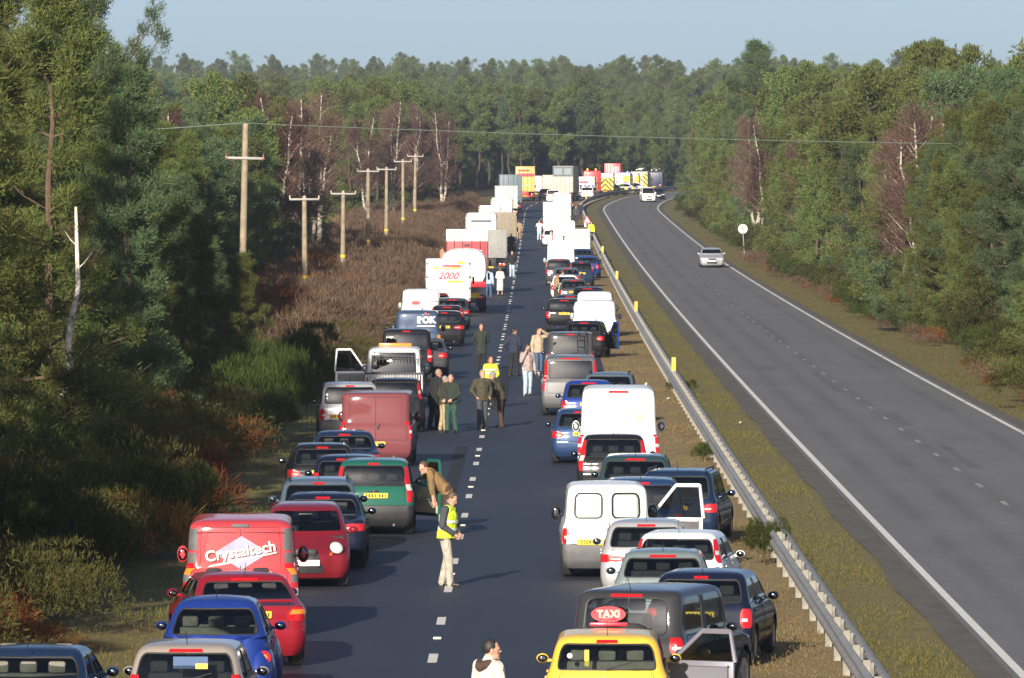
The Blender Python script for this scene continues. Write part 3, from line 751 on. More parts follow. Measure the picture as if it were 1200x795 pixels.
# ------------------------------------------------------------------ lorries
def lorry(name, label, cat, x, y, W, H, L, body, yaw=0.0, floor=1.05, group=None, dropside=False, cab=None, lights=True, cabH=None, tank=False, panels=0, frame=None, bumper=M_BLACK, flip=False, roofr=.05, amber=False):
    root = empty(name, (x, y, zg(y)+.05), -yaw+(PI if flip else 0)); tag(root, label, cat, group)
    hw = W/2; a = -L/2; f = L/2; bl = f-2.1
    top = H
    bx = MB()
    if tank:
        n = 28; prof = [(a, .30), (a+.03, .80), (a+.12, .96), (a+.35, 1.0), (bl-.3, 1.0), (bl-.05, .9), (bl, .3)]; v = []; hh = (top-floor)/2
        for yy, s in prof:
            for k in range(n):
                an = 2*PI*k/n; c_, s_ = math.cos(an), math.sin(an); e = .62
                v.append((hw*s*math.copysign(abs(c_)**e, c_), yy, floor+hh+hh*s*math.copysign(abs(s_)**e, s_)))
        bx.add(v, [(i*n+k, i*n+(k+1) % n, (i+1)*n+(k+1) % n, (i+1)*n+k) for i in range(len(prof)-1) for k in range(n)]+[tuple(range(n-1, -1, -1))])
    elif dropside:
        bx.rbox(-hw, hw, a, bl, floor, floor+.14, .03)
        for s in (-1, 1): bx.rbox(s*hw-.04, s*hw+.04, a+.03, bl, floor+.1, top, .02)
        bx.rbox(-hw, hw, a-.02, a+.04, floor+.1, top, .02); bx.rbox(-hw, hw, bl-.06, bl+.02, floor+.1, top+.35, .02)
        for k in range(5): bx.box(-hw+.1+k*(W-.2)/4-.03, -hw+.1+k*(W-.2)/4+.03, a-.05, a-.018, floor+.08, top)
    else:
        bx.rbox(-hw, hw, a, bl, floor, top, roofr, 0, None, 3)
    bo = bx.build('cargo_body', body, root, 45)
    if not tank and not dropside:
        d = MB(); n = panels or 2
        for k in range(n+1):
            xx = -hw+.06+k*(W-.12)/n; d.box(xx-.015, xx+.015, a-.012, a+.01, floor+.06, top-.09)
        d.box(-hw+.05, hw-.05, a-.012, a+.01, top-.12, top-.09); d.box(-hw+.05, hw-.05, a-.012, a+.01, floor+.05, floor+.08)
        d.build('rear_door_frame', frame or M_GREYP, bo)
        for k in ((-.62, -.22, .22, .62) if name != 'box_van' else ()):
            MB().cyl((k*hw, a-.035, floor+.08), (k*hw, a-.035, top-.14), .022, None, 6).rbox(k*hw-.05, k*hw+.05, a-.05, a+.005, floor+.75, floor+.83, .01).build('locking_bar', M_GREYP if body.name.startswith(('paint', 'panel', 'lorry_beige', 'van')) else M_CHROME, bo)
        for zz in (floor+.05, floor+.62, floor+1.2, top-.3):
            for s in (-1, 1): MB().rbox(s*(hw-.07)-.05, s*(hw-.07)+.05, a-.025, a+.005, zz, zz+.09, .01).build('hinge', M_GREYP, bo)
    c = MB(); c.rbox(-.45, .45, a+.15, f-.4, .62, floor, .03); c.rbox(-hw+.08, hw-.08, a+.02, a+.14, .48, .62, .03)
    c.build('chassis', bumper, root)
    for s in (-1, 1):
        MB().rbox(s*(hw-.32)-.2, s*(hw-.32)+.2, a-.03, a+.05, .66, .84, .02).build('tail_light', M_RED, root)
        if amber: MB().rbox(s*(hw-.16)-.09, s*(hw-.16)+.09, a-.045, a+.0, .68, .82, .02).build('indicator', M_AMBER, root)
        MB().box(s*(hw-.32)-.24, s*(hw-.32)+.24, a+.55, a+.57, .30, .85).build('mudflap', M_BLACK, root)
        ys = [a+1.3, f-1.0] if L < 8 else [a+1.2, a+2.3, f-1.0]
        for yy in ys: wheel_at(root, s*(hw-.22), yy, .44, .40 if yy < 0 else .27)
    plate(root, a-.05, .56)
    # cab
    ch = cabH or min(2.75, top-.3); cm = cab or M_WHITE
    cb = MB().rbox(-hw+.04, hw-.04, bl+.12, f, .55, ch, .12, 0, None, 3); co = cb.build('cab', cm, root, 45)
    MB().rbox(-hw+.16, hw-.16, f-.03, f+.012, 1.45, ch-.35, .02).build('windscreen', G_DARK, co)
    MB().rbox(-hw+.3, hw-.3, f-.03, f+.02, .75, 1.25, .02).build('grille', M_BLACK, co)
    for s in (-1, 1):
        MB().rbox(s*(hw-.04)-.012, s*(hw-.04)+.012, bl+.75, f-.35, 1.45, ch-.4, .01).build('side_window', G_DARK, co)
        MB().rbox(s*(hw+.10)-.06, s*(hw+.10)+.06, f-.2, f-.08, 1.6, 1.95, .03).rbox(min(s*(hw-.1), s*(hw+.14)), max(s*(hw-.1), s*(hw+.14)), f-.15, f-.12, 1.95, 1.99, .01).build('wing_mirror', M_BLACK, co)
        MB().rbox(s*(hw-.35)-.16, s*(hw-.35)+.16, f-.01, f+.03, .80, .98, .03).build('headlight', M_CLEARL, co)
    return root
def side_band(root, x0, x1, y, z0, z1, m, name='stripe'):
    return MB().box(x0, x1, y-.014, y, z0, z1).build(name, m, root, 0)

def chevron_mat():
    m = bpy.data.materials.new('chevron_stripes'); t, N, L, b = nodes(m)
    tc = N.new('ShaderNodeTexCoord'); s = N.new('ShaderNodeSeparateXYZ'); L.new(tc.outputs['Object'], s.inputs[0])
    ab = N.new('ShaderNodeMath'); ab.operation = 'ABSOLUTE'; L.new(s.outputs[0], ab.inputs[0])
    ad = N.new('ShaderNodeMath'); L.new(ab.outputs[0], ad.inputs[0]); L.new(s.outputs[2], ad.inputs[1])
    sc = N.new('ShaderNodeMath'); sc.operation = 'MULTIPLY'; sc.inputs[1].default_value = 1.5; L.new(ad.outputs[0], sc.inputs[0])
    fr = N.new('ShaderNodeMath'); fr.operation = 'FRACT'; L.new(sc.outputs[0], fr.inputs[0])
    gt = N.new('ShaderNodeMath'); gt.operation = 'GREATER_THAN'; gt.inputs[1].default_value = .42; L.new(fr.outputs[0], gt.inputs[0])
    mx = N.new('ShaderNodeMix'); mx.data_type = 'RGBA'; L.new(gt.outputs[0], mx.inputs[0]); mx.inputs[6].default_value = (.08, .02, .02, 1); mx.inputs[7].default_value = (.85, .58, .02, 1)
    L.new(mx.outputs[2], b.inputs['Base Color']); b.inputs['Roughness'].default_value = .4; return m
def check_mat(name, c1, c2, s=1.7):
    m = bpy.data.materials.new(name); t, N, L, b = nodes(m)
    tc = N.new('ShaderNodeTexCoord'); ck = N.new('ShaderNodeTexChecker'); ck.inputs['Scale'].default_value = s
    ck.inputs[1].default_value = (*c1, 1); ck.inputs[2].default_value = (*c2, 1); mp = N.new('ShaderNodeMapping'); mp.inputs['Location'].default_value = (.013, .017, .019)
    L.new(tc.outputs['Object'], mp.inputs[0]); L.new(mp.outputs[0], ck.inputs[0]); L.new(ck.outputs[0], b.inputs['Base Color']); b.inputs['Roughness'].default_value = .4; return m
CHEV = chevron_mat()
BAT_B = check_mat('police_checks', (.80, .62, .03), (.02, .05, .25)); BAT_G = check_mat('ambulance_checks', (.75, .70, .05), (.02, .22, .07))
M_BLUEL = mat('blue_beacon', (.03, .10, .7), .15, coat=.5)

# ------------------------------------------------------------------ paints
C = dict(
 darkblue=paint('dark_blue', (.010, .022, .055), .3), beige=paint('champagne', (.36, .31, .27), .5, .36), blue=paint('bright_blue', (.012, .036, .22), .2),
 red=paint('red', (.26, .008, .018), .15), vanred=paint('van_red', (.50, .045, .055), 0, .5, .2), deepred=paint('deep_red', (.20, .010, .020), .3), silver=paint('silver', (.42, .43, .45), .6, .33), navy=paint('navy', (.007, .011, .028), .3),
 steel=paint('steel_blue', (.10, .14, .19), .5), green=paint('bottle_green', (.012, .10, .07), .3), black=paint('black', (.012, .012, .014), .2), dusty=paint('dusty_red', (.17, .045, .050), 0, .75, .30),
 teal=paint('dark_teal', (.025, .05, .06), .4), mid=paint('mid_blue', (.018, .048, .13), .4), grey=paint('grey', (.13, .13, .135), .5), dgrey=paint('dark_grey', (.055, .055, .06), .35),
 yellow=paint('taxi_yellow', (.72, .46, .055), 0, .4), greengrey=paint('green_grey', (.20, .25, .25), .5), white=M_WHITE, rok=paint('slate_blue', (.045, .07, .13), .2), maroon=paint('maroon', (.16, .012, .02), .2), jeep=paint('charcoal', (.034, .034, .038), .3, .5),
 lilac=paint('silver_lilac', (.20, .195, .23), .5))
G_PAPER = mat('papered_window', (.48, .56, .45), .25, coat=.5, vary=.1)
HW_ = 'cars queueing on the left side of the carriageway'; HR_ = 'cars queueing on the right side of the carriageway'
VL = 'vans and lorries in the left queue'; VR = 'vans and lorries in the right queue'
def V(name, label, cat, style, col, px, d, yaw=0.0, **k):
    return vehicle(name, label, cat, style, C[col] if isinstance(col, str) else col, at(px, d), d, R(yaw), **k)

# ================= left queue, near to far
V('saloon_car', 'dark blue saloon with cream headrests in the bottom left corner of the photo', 'car', 'saloon', 'darkblue', 46, 89.5, 3, group=HW_, seats='pale', mirror_mat=C['mid'])
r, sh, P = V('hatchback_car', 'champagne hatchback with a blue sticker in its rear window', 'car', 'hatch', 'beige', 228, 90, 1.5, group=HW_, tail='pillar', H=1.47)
pz = P['zb']+.30; MB().box(-.16, .30, sh.S(0, pz).y-.0005, sh.S(0, pz).y+.003, pz-.06, pz+.10).build('window_sticker', mat('reflection_blue', (.03, .08, .20), .5), r, 0)  # blurred blue reflection in the glass, painted as a flat panel
MB().box(.14, .30, sh.S(0, pz-.05).y-.006, sh.S(0, pz-.05).y-.003, pz-.06, pz+.01).build('yellow_sticker', mat('sticker_yellow', (.75, .55, .05), .5), r, 0)
r, sh, P = V('beetle_car', 'bright blue round-backed two-door car with domed roof and circular tail lights', 'car', 'beetle', 'blue', 258, 99, 0, group=HW_, tail='round', brake=False, seats='pale', wiper=False)
for s in (-1, 1):
    for yy in (-2.0+.68, 2.0-.80): MB().ell((s*.62, yy, .36), (.27, .56, .56), 20, 14).build('fender', C['blue'], r, 60)
r, sh, P = V('fastback_car', 'red five-door car with orange and red tail lights, right behind the red van', 'car', 'fastback', 'red', 276, 106.3, -9, group=HW_, tail='mondeo', rs=.70, plate_x=.05)
MB().rbox(-.62, .62, -2.27, -2.10, 1.045, 1.085, .02).build('tail_spoiler', C['red'], r)
r, sh, P = V('panel_van', 'red panel van with white Crystaltech lettering on its rear doors', 'van', 'van', 'vanred', 284, 113.4, -1.5, group=VL, holes='van', tail=None, brake=False, plate_z=.5, bumper=None, aerial=False, rs=.06)
rv = r
zc = 1.42; yb_ = sh.S(0, zc).y
dm = MB(); dm.prism([(-.44, 0), (.02, -.28), (.48, 0), (.02, .28)], .006, 0, Matrix.Translation((0, -.007, 0))); o = dm.build('diamond_emblem', mat('emblem_lilac', (.30, .29, .42), .5, vary=.25, scale=3), r, 0, (0, yb_-.006, zc)); o.rotation_euler = (math.radians(-3), 0, 0)
lk = mat('lettering_cream', (.80, .74, .62), .5)
for dx, dz, mm, dd in ((.014, -.014, mat('lettering_shade', (.18, .03, .05), .6), -.024), (0, 0, lk, -.032)):
    lettering('Crystaltech', .245, mm, r, (dx, yb_+dd, zc+.02+dz), (R(90-3), R(-9), 0), bold=.005, space=1.04)
MB().prism([(-.55, -.24), (-.50, -.205), (.62, .02), (.60, -.005), (-.3, -.20)], .004, 0, Matrix.Translation((0, yb_-.030, zc))).build('swoosh', lk, r, 0)
lettering('2424', .12, lk, r, (.63, sh.S(0, .94).y-.010, .93), (R(88), 0, 0), bold=.003)
for s in (-1, 1):
    tl = patch(MB(), sh, lin(.72, 1.42, 9), 1.02, 1.80, s).build('tail_light', M_RED, r, 50)
    for z0_, z1_, mm in ((.72, .83, M_CLEARL), (.93, 1.06, M_GREYP), (1.06, 1.16, M_AMBER), (1.25, 1.42, M_GREYP)): patch(MB(), sh, lin(z0_, z1_, 3), 1.07, 1.78, s, .013).build('lens_section', mm, tl, 50)
    patch(MB(), sh, lin(1.46, 1.82, 6), 1.05, 1.75, s).build('pillar_trim', M_GREYP, r, 50)
MB().rbox(-.14, .14, sh.S(0, 1.87).y-.03, sh.S(0, 1.87).y+.02, 1.84, 1.90, .012).build('brake_light', M_GREYP, r)
pm = C['vanred']
for (x0, x1) in ((-.74, -.03), (.03, .74)):
    for z in (.98, 1.76): MB().box(x0, x1, sh.S(0, z).y-.004, sh.S(0, z).y, z-.004, z+.004).build('door_pressing', M_SEAM, r, 0)
r, sh, P = V('hatchback_car', 'small red hatchback facing the bridge with round headlights and papers on its dashboard', 'car', 'hatch', 'deepred', 358, 126.4, -2, group=HW_, flip=True, round_light=True, tail='pillar', H=1.50, zb=.96, hood=.72, bumper=None, aerial=False)
MB().rbox(-.30, .28, P['L']/2-P['hood']-.30, P['L']/2-P['hood']-.12, P['zb'], P['zb']+.035, .012).build('dashboard_papers', mat('paper', (.80, .68, .66), .8), r)
MB().rbox(-.20, .20, P['L']/2-.06, P['L']/2+.0, .60, .74, .03).build('number_plate_recess', M_BLACK, r)
V('saloon_car', 'dark navy saloon showing only its right tail light beyond the small red hatchback', 'car', 'saloon', 'navy', 380, 133, 0, group=HW_, tail='wide')
V('estate_car', 'steel blue estate with roof rails on the verge beside the green people carrier', 'car', 'estate', 'steel', 373, 138.2, -2, group=HW_, rails=True, H=1.5, tail='corner')
r, sh, P = V('people_carrier', 'bottle green people carrier with tall red tail lights and its driver door open', 'car', 'mpv', 'green', 440, 145, 0, group=HW_, tail='tall', bumper='dark', badge=True, rails=False, plate_x=.05)
open_door(r, sh, P, 1, R(34), mat('door_card_cream', (.50, .48, .38), .8), C['green'])
V('hatchback_car', 'dark blue hatchback tucked behind the green people carrier', 'car', 'hatch', 'navy', 408, 150.5, 0, group=HW_, tail='pillar')
V('hatchback_car', 'black hatchback with big red tail lights pulled onto the left grass', 'car', 'hatch', 'black', 376, 157, -3, group=HW_, tail='low', lens=M_RED)
V('saloon_car', 'blue-black saloon between the black hatchback and the dusty red van', 'car', 'saloon', 'darkblue', 403, 165, -2, group=HW_, tail='low')
r, sh, P = V('panel_van', 'dusty red panel van with smeared dirt over its plain rear doors', 'van', 'van', 'dusty', 444, 178.5, 1, group=VL, rr=.07, roofr=.06, tb=.06, bow=.01, holes='van', tail='pillar', bumper=None, brake=False, aerial=False)
V('offroad_car', 'silver grey off-roader with a yellow plate on the left verge beside the dusty red van', 'car', 'suv', 'silver', 408, 193, -3, group=HW_, tail='corner', bumper='grey', plate_x=-.35, plate_z=.80)
V('people_carrier', 'black people carrier half hidden on the right of the dusty red van', 'car', 'mpv', 'black', 464, 201.5, 0, group=HW_, tail='high', brake=True)
# recovery truck
r, sh, P = V('recovery_truck', 'white breakdown truck with an amber light bar and its passenger door open', 'truck', 'van', 'white', 463, 222, 0, group=VL, holes='vanfull', L=5.0, H=1.98, tail='corner', rear_glass=G_DARK, aerial=False, brake=False)
MB().rbox(-.55, .55, .0, .22, 1.98, 2.09, .03).build('light_bar', M_AMBER, r)
b = MB()
for z in (1.62, 1.70): b.box(-.72, .72, -2.62, -2.58, z-.012, z+.012)
for k in range(13): b.box(-.72+k*.12-.012, -.72+k*.12+.012, -2.61, -2.57, 1.50, 1.76)
b.box(-.95, .95, -2.65, -2.56, 1.12, 1.18); b.build('ladder_rack', M_BLACK, r)
b = MB()
for k in range(22): b.box(-.92+k*.088-.02, -.92+k*.088+.02, -2.60, -2.54, .62, 1.10)
b.build('tailboard', mat('tailboard_grey', (.55, .55, .53), .5, vary=.1), r)
open_door(r, sh, P, -1, R(78), mat('door_card_grey', (.30, .30, .28), .8), M_WHITE, ln=1.12, top=1.84)
V('offroad_car', 'large black off-roader with a huge dark rear window beyond the breakdown truck', 'car', 'suv', 'black', 477, 247.8, 0, group=HW_, W=1.95, H=1.95, zb=1.12, tail='pillar', glass=G_DARK)
V('saloon_car', 'dark grey saloon showing its right tail light beside the large black off-roader', 'car', 'saloon', 'dgrey', 499, 254.5, 0, group=HW_, tail='low')
r, sh, P = V('panel_van', 'slate blue van with white ROK lettering on its rear', 'van', 'van', 'rok', 490, 276, 0, group=VL, holes='van', H=2.0, tail='corner', brake=False, lens=M_AMBER, aerial=False)
zz = 1.62; yy = sh.S(0, zz).y; wt = mat('white_vinyl', (.82, .82, .80), .4)
lettering('ROK', .36, wt, r, (.36, yy-.014, zz), (R(87), 0, 0), bold=.02)
MB().box(-.02, .74, yy-.022, yy-.012, zz-.26, zz-.225).build('strapline', wt, r, 0)
for dx, dz, cc in ((-.13, .22, (.1, .25, .6)), (-.02, .27, (.6, .12, .08)), (.10, .23, (.5, .08, .12))): MB().cyl((.36+dx, yy-.016, zz+dz), (.36+dx, yy+.0, zz+dz), .045, None, 10).build('logo_dot', mat('dot_%d' % int(cc[0]*100), cc, .5), r)
r, sh, P = V('panel_van', 'white high van with a red and grey strip across its rear doors', 'van', 'van', 'white', 494, 318, 0, group=VL, holes='van', tail='corner', H=2.05, aerial=False, brake=False)
zz = 1.42; yy = sh.S(0, zz).y
MB().box(-.42, -.05, yy-.012, yy, zz-.10, zz+.08).build('red_decal', mat('decal_red', (.6, .05, .06), .5), r, 0)
b = MB(); b.box(-.05, .85, yy-.012, yy, zz+.06, zz+.09); b.box(-.05, .85, yy-.012, yy, zz-.11, zz-.08); b.box(.82, .85, yy-.012, yy, zz-.08, zz+.06); b.build('grey_decal', mat('decal_grey', (.10, .11, .12), .5), r, 0)
V('people_carrier', 'black people carrier with wide red tail lights on the right of the ROK van', 'car', 'mpv', 'black', 521, 295, 0, group=HW_, tail='wide', H=1.55, lod=1)
V('hatchback_car', 'navy hatchback directly ahead of the black people carrier by the ROK van', 'car', 'hatch', 'navy', 524, 310, 0, group=HW_, tail='high', lod=1)
V('estate_car', 'grey-green estate with a bright rear window beside the white box van', 'car', 'estate', 'teal', 530, 325, 0, group=HW_, tail='low', lod=1)
V('hatchback_car', 'maroon hatchback peeping out between the white high van and the white box van', 'car', 'hatch', 'maroon', 510, 338, 0, group=HW_, tail='low', lod=1)
WB = paint('box_white', (.82, .82, .80), 0, .45, .05)
r = lorry('box_van', 'white box van with red and orange slanting lettering reading 2000', 'van', at(526, 350), 350, 2.34, 3.0, 6.4, WB, 0, .80, VL, cab=M_WHITE)
yy = -3.2-.012; og = mat('lettering_orange', (.85, .35, .03), .5); rd = mat('lettering_red', (.70, .03, .06), .5)
lettering('2000', .50, rd, r, (-.02, yy, 2.10), shear=.35, bold=.012, space=1.05)
MB().prism([(-.05, 0), (.72, 0), (.80, .12), (0, .12)], .004, 0, Matrix.Translation((0, yy-.002, 1.76))).build('orange_stripe', og, r, 0)
MB().prism([(-.78, 0), (.60, .04), (.72, .24), (.3, .20), (.2, .10), (-.62, .08), (-.60, .22), (-.72, .22)], .004, 0, Matrix.Translation((0, yy-.002, 2.44))).build('orange_script', og, r, 0)
MB().prism([(-.35, .14), (.62, .14), (.70, .24), (-.25, .24)], .004, 0, Matrix.Translation((0, yy-.008, 2.44))).build('red_script', rd, r, 0)
MB().prism([(.42, 0), (.85, .04), (.9, .13), (.62, .20), (.5, .10)], .004, 0, Matrix.Translation((0, yy-.002, 2.70))).build('yellow_script', mat('lettering_yellow', (.8, .55, .03), .5), r, 0)
r = lorry('tanker_lorry', 'white tanker lorry with a domed back and a red band above its yellow plate', 'lorry', at(544, 362), 361, 2.45, 3.35, 8.0, WB, 0, 1.35, VL, tank=True, cab=M_WHITE)
MB().rbox(-1.2, 1.2, -4.02, -3.7, 1.30, 1.62, .05).build('red_band', mat('band_red', (.62, .02, .03), .4), r)
MB().rbox(-.75, .75, -4.03, -3.95, .72, 1.02, .02).build('rear_board', mat('board_grey', (.25, .25, .24), .6), r)
MB().box(.15, .85, -4.05, -4.035, .74, 1.0).build('yellow_board', M_YPLATE, r, 0)
r = lorry('horse_lorry', 'lorry with a red tailgate below a white roof', 'lorry', at(548, 404), 404, 2.5, 3.85, 8.0, mat('lorry_red', (.42, .035, .045), .5, vary=.1), 0, .9, VL, cab=M_WHITE)
MB().rbox(-1.27, 1.27, -4.03, 1.95, 3.15, 3.88, .05).build('white_roof', WB, r)
MB().box(-.18, .18, -4.03, -4.0, 2.86, 2.98).build('badge', M_BLACK, r, 0)
b = MB(); b.rbox(-.9, .9, -4.08, -4.0, 2.38, 2.62, .02); o = b.build('light_board', M_WHITE, r)
for s in (-1, 1): MB().box(s*.55-.2, s*.55+.2, -4.10, -4.08, 2.42, 2.58).build('light_cluster', M_RED, o, 0)
lorry('tipper_lorry', 'grey dropside tipper lorry with orange lamps beyond the red lorry', 'lorry', at(574, 456), 458, 2.3, 2.75, 6.5, mat('tipper_grey', (.25, .25, .24), .6, vary=.2), 0, 1.2, VL, dropside=True, amber=True)
r = lorry('box_van', 'big white van with a dark slot across its upper rear', 'van', at(564, 522), 525, 2.5, 3.5, 7, WB, 0, .9, VL, roofr=.3)
MB().box(-.8, .8, -3.52, -3.49, 2.75, 2.93).build('dark_slot', M_GREYP, r, 0)
lorry('tipper_lorry', 'brown-grey dropside lorry with an amber light, right of the big white van', 'lorry', at(588, 546), 548, 2.4, 2.9, 7, mat('tipper_brown', (.24, .20, .15), .7, vary=.25), 0, 1.2, VL, dropside=True, amber=True)
lorry('box_van', 'plain white box van parked far left beside the white luton van', 'van', at(574, 606), 606, 2.0, 3.1, 6.5, WB, 0, .9, VL, roofr=.2)
lorry('box_van', 'white luton van right behind the pale three-panel trailer', 'van', at(588, 640), 640, 2.1, 3.4, 6.5, WB, 0, .9, VL, roofr=.25)
lorry('box_lorry', 'pale box lorry whose back shows three cream panels', 'lorry', at(593.5, 722), 725, 2.5, 3.56, 9, mat('panel_cream', (.60, .57, .47), .5, vary=.08), 0, 1.1, VL, panels=3, amber=True)
lorry('box_lorry', 'tall grey-blue lorry towering behind the pale box lorry', 'lorry', at(597.5, 762), 766, 2.6, 4.35, 11, mat('lorry_slate', (.10, .14, .17), .5, vary=.1), R(-1), 1.1, VL)
r = lorry('box_lorry', 'tall orange-yellow lorry with a red band at the head of the left queue', 'lorry', at(615.5, 848), 853, 2.5, 4.35, 10, mat('lorry_orange', (.72, .42, .12), .5, vary=.12), 0, 1.1, VL, bumper=mat('bumper_red', (.5, .03, .03), .5))
MB().box(-1.05, 1.15, -5.03, -5.0, 3.05, 3.45).build('red_stripe', rd, r, 0); MB().box(-.9, .6, -5.03, -5.0, 3.7, 3.95).build('brown_script', mat('script_brown', (.25, .10, .04), .6), r, 0)
lorry('box_van', 'white van just right of the orange-yellow lorry', 'van', at(629.5, 872), 873, 1.9, 2.9, 6, WB, R(4), .8, VL, roofr=.3)

# ================= right queue
r, sh, P = V('taxi', 'yellow taxi with a red oval TAXi roof sign and its silver-framed driver door open', 'taxi', 'mpv', 'yellow', 713, 91.4, 1.5, group=HR_, L=4.1, W=1.68, H=1.50, rs=.30, tb=.17, seats='pale', tail='low', badge=True)
sg = empty('taxi_sign', (at(713, 91.4)+.005, 91.75, zg(91.7)+.05+1.50), -R(1.5)); tag(sg, 'red oval roof sign lettered TAXi on the yellow taxi', 'taxi sign')
pts = [(.228*math.cos(2*PI*k/32), .165+.098*math.sin(2*PI*k/32)) for k in range(32)]
m_sr = mat('sign_red', (.70, .018, .045), .35, coat=.4)
b = MB(); b.prism(pts, .06, 0, Matrix.Translation((0, -.03, 0))); b.rbox(-.13, .13, -.03, .03, .04, .13, .01); b.build('sign_panel', m_sr, sg, 50)
MB().rbox(-.26, .26, -.06, .06, .0, .05, .012).build('sign_base', m_sr, sg)
rim_ = MB(); rim_.tube([(x, -.031, z) for x, z in pts+[pts[0]]], .012, 6); rim_.build('sign_rim', mat('sign_rim_red', (.75, .08, .09), .4), sg)
lettering('TAXi', .138, mat('sign_letter_grey', (.36, .33, .29), .5), sg, (0, -.033, .165), bold=.009, space=1.06)
open_door(r, sh, P, 1, R(66), mat('door_card_lilac', (.16, .16, .19), .7), C['lilac'], ln=1.0)
pz = P['zb']+.22
MB().box(-.30, -.24, sh.S(.3, pz).y-.0, sh.S(.3, pz).y+.004, pz-.10, pz+.12).build('yellow_sticker', mat('sticker_yellow', (.75, .55, .05), .5), r, 0)
MB().cyl((-.50, sh.S(.7, pz).y+.02, pz+.04), (-.50, sh.S(.7, pz).y+.0, pz+.04), .035, None, 12).build('round_sticker', wt, r)
r, sh, P = V('offroad_car', 'charcoal off-roader with a spare wheel on its tailgate, parked at a slant behind the taxi', 'car', 'box4x4', 'jeep', 777, 97.2, 17, group=HR_, H=1.76, W=1.76, zb=1.06, zh=.92, rs=.12, tb=.13, tail='block', bumper='dark')
sp = MB(); sp.lathe_x([(-.10, .2), (-.10, .33), (-.07, .36), (.07, .36), (.10, .33), (.10, .10), (.11, .001)], (0, 0, 0), 24); o = sp.build('spare_wheel', M_TYRE, r, 40, (.18, -2.27, .96)); o.rotation_euler = (0, 0, -PI/2)
for s in (1, -1): patch(MB(), sh, lin(.66, 1.0, 3), 2.05, 2.95, s, .03).build('side_cladding', M_BLACK, r, 50) if False else None
V('hatchback_car', 'blue-black hatchback on the median grass beside the charcoal off-roader', 'car', 'hatch', 'navy', 836, 106.6, 9, group=HR_, tail='corner', L=3.95, W=1.7, rs=.34)
V('hatchback_car', 'grey-green hatchback with a low rounded roof, two dark headrests showing', 'car', 'hatch', 'greengrey', 778, 113.2, 2, group=HR_, H=1.41, tail='low', rs=.36)
V('hatchback_car', 'white hatchback with high red tail lights parked half on the median grass', 'car', 'hatch', 'white', 806, 117.7, 8, group=HR_, tail='high', H=1.49, zb=.96)
V('hatchback_car', 'silver hatchback with wide red lights right behind the small white van', 'car', 'hatch', 'silver', 757, 122.4, 1, group=HR_, tail='wide', bumper=None)
r, sh, P = V('small_van', 'small white van with two papered rear windows and plate Y324 LER, driver door open', 'van', 'vanlet', 'white', 709, 129.6, -.5, group=VR, holes='vanrear', rear_glass=G_PAPER, bumper='grey', tail='corner', txt='Y324 LER', plate_z=.70, plate_x=-.32, brake=False, aerial=False)
open_door(r, sh, P, 1, R(76), M_GREYP, M_WHITE, ln=1.12, top=1.66)
V('people_carrier', 'mid blue people carrier showing between the small white van and its open door', 'car', 'mpv', 'mid', 752, 135.4, 2, group=HR_, H=1.62, tail='corner', L=3.9)
V('estate_car', 'dark estate with roof rails pulled onto the median beyond the white van door', 'car', 'estate', 'darkblue', 803, 141, 7, group=HR_, H=1.55, rails=True, tail='low', mirror_mat=C['mid'])
V('estate_car', 'dark teal estate with a wide dark rear window behind the black hatchback with tall lights', 'car', 'estate', 'teal', 746, 149.6, 2, group=HR_, tail='low', H=1.5)
V('hatchback_car', 'black hatchback with tall red lights on its rear pillars behind the large white van', 'car', 'hatch', 'black', 719, 161, 1, group=HR_, tail='tall', H=1.52, W=1.74)
r, sh, P = V('large_van', 'large white van with tall red lights and a pale crest on its plain rear doors', 'van', 'bigvan', 'white', 725, 167.5, 1, group=VR, holes='van', tail='pillar', aerial=False, zb=1.25)
zz = 1.72; MB().cyl((.52, sh.S(.6, zz).y-.012, zz), (.52, sh.S(.6, zz).y+.01, zz), .12, None, 18).build('crest', mat('crest_gold', (.55, .47, .32), .6), r)
V('hatchback_car', 'blue hatchback squeezed left of the large white van', 'car', 'hatch', 'mid', 682, 180, 0, group=HR_, tail='low')
V('hatchback_car', 'blue hatchback with a red rear spoiler light, beyond the large white van', 'car', 'hatch', 'blue', 689, 202.6, 0, group=HR_, tail='corner', H=1.5)
V('estate_car', 'silver-blue estate with roof rails near the yellow marker post', 'car', 'estate', 'steel', 716, 208.6, 3, group=HR_, H=1.55, rails=True, L=3.9)
V('van_minibus', 'grey windowed van with a big reflecting rear screen', 'van', 'van', 'grey', 668, 215.4, 0, group=VR, holes='vanfull', tail='tall', W=1.85, H=1.9, glass=G_DARK, aerial=False)
r, sh, P = V('offroad_car', 'dark grey box-shaped off-roader with a ladder on its back', 'car', 'box4x4', 'dgrey', 668, 241, 0, group=HR_, tail='pillar', H=2.0, glass=G_DARK)
b = MB()
for x_ in (.28, .56): b.tube([(x_, -2.22, .9), (x_, -2.18, 1.9), (x_, -2.05, 2.02)], .02, 6)
for z_ in (1.0, 1.25, 1.5, 1.75): b.tube([(.28, -2.205, z_), (.56, -2.205, z_)], .015, 5)
b.build('ladder', M_BLACK, r)
r, sh, P = V('estate_car', 'black estate slewed to the right with its blue driver door open', 'car', 'estate', 'black', 688, 279, 5, group=HR_, tail='low', H=1.5)
open_door(r, sh, P, 1, R(28), M_BLACK, C['blue'], ln=1.0)
V('panel_van', 'plain white van with an orange light low on its right corner', 'van', 'van', 'white', 698, 297, 2, group=VR, holes='van', tail='corner', lens=M_AMBER, brake=False, aerial=False, W=2.0)
V('offroad_car', 'black off-roader peeping out left of the plain white van', 'car', 'suv', 'black', 661, 320, 0, group=HR_, tail='corner', H=1.55, zb=.98, lod=1)
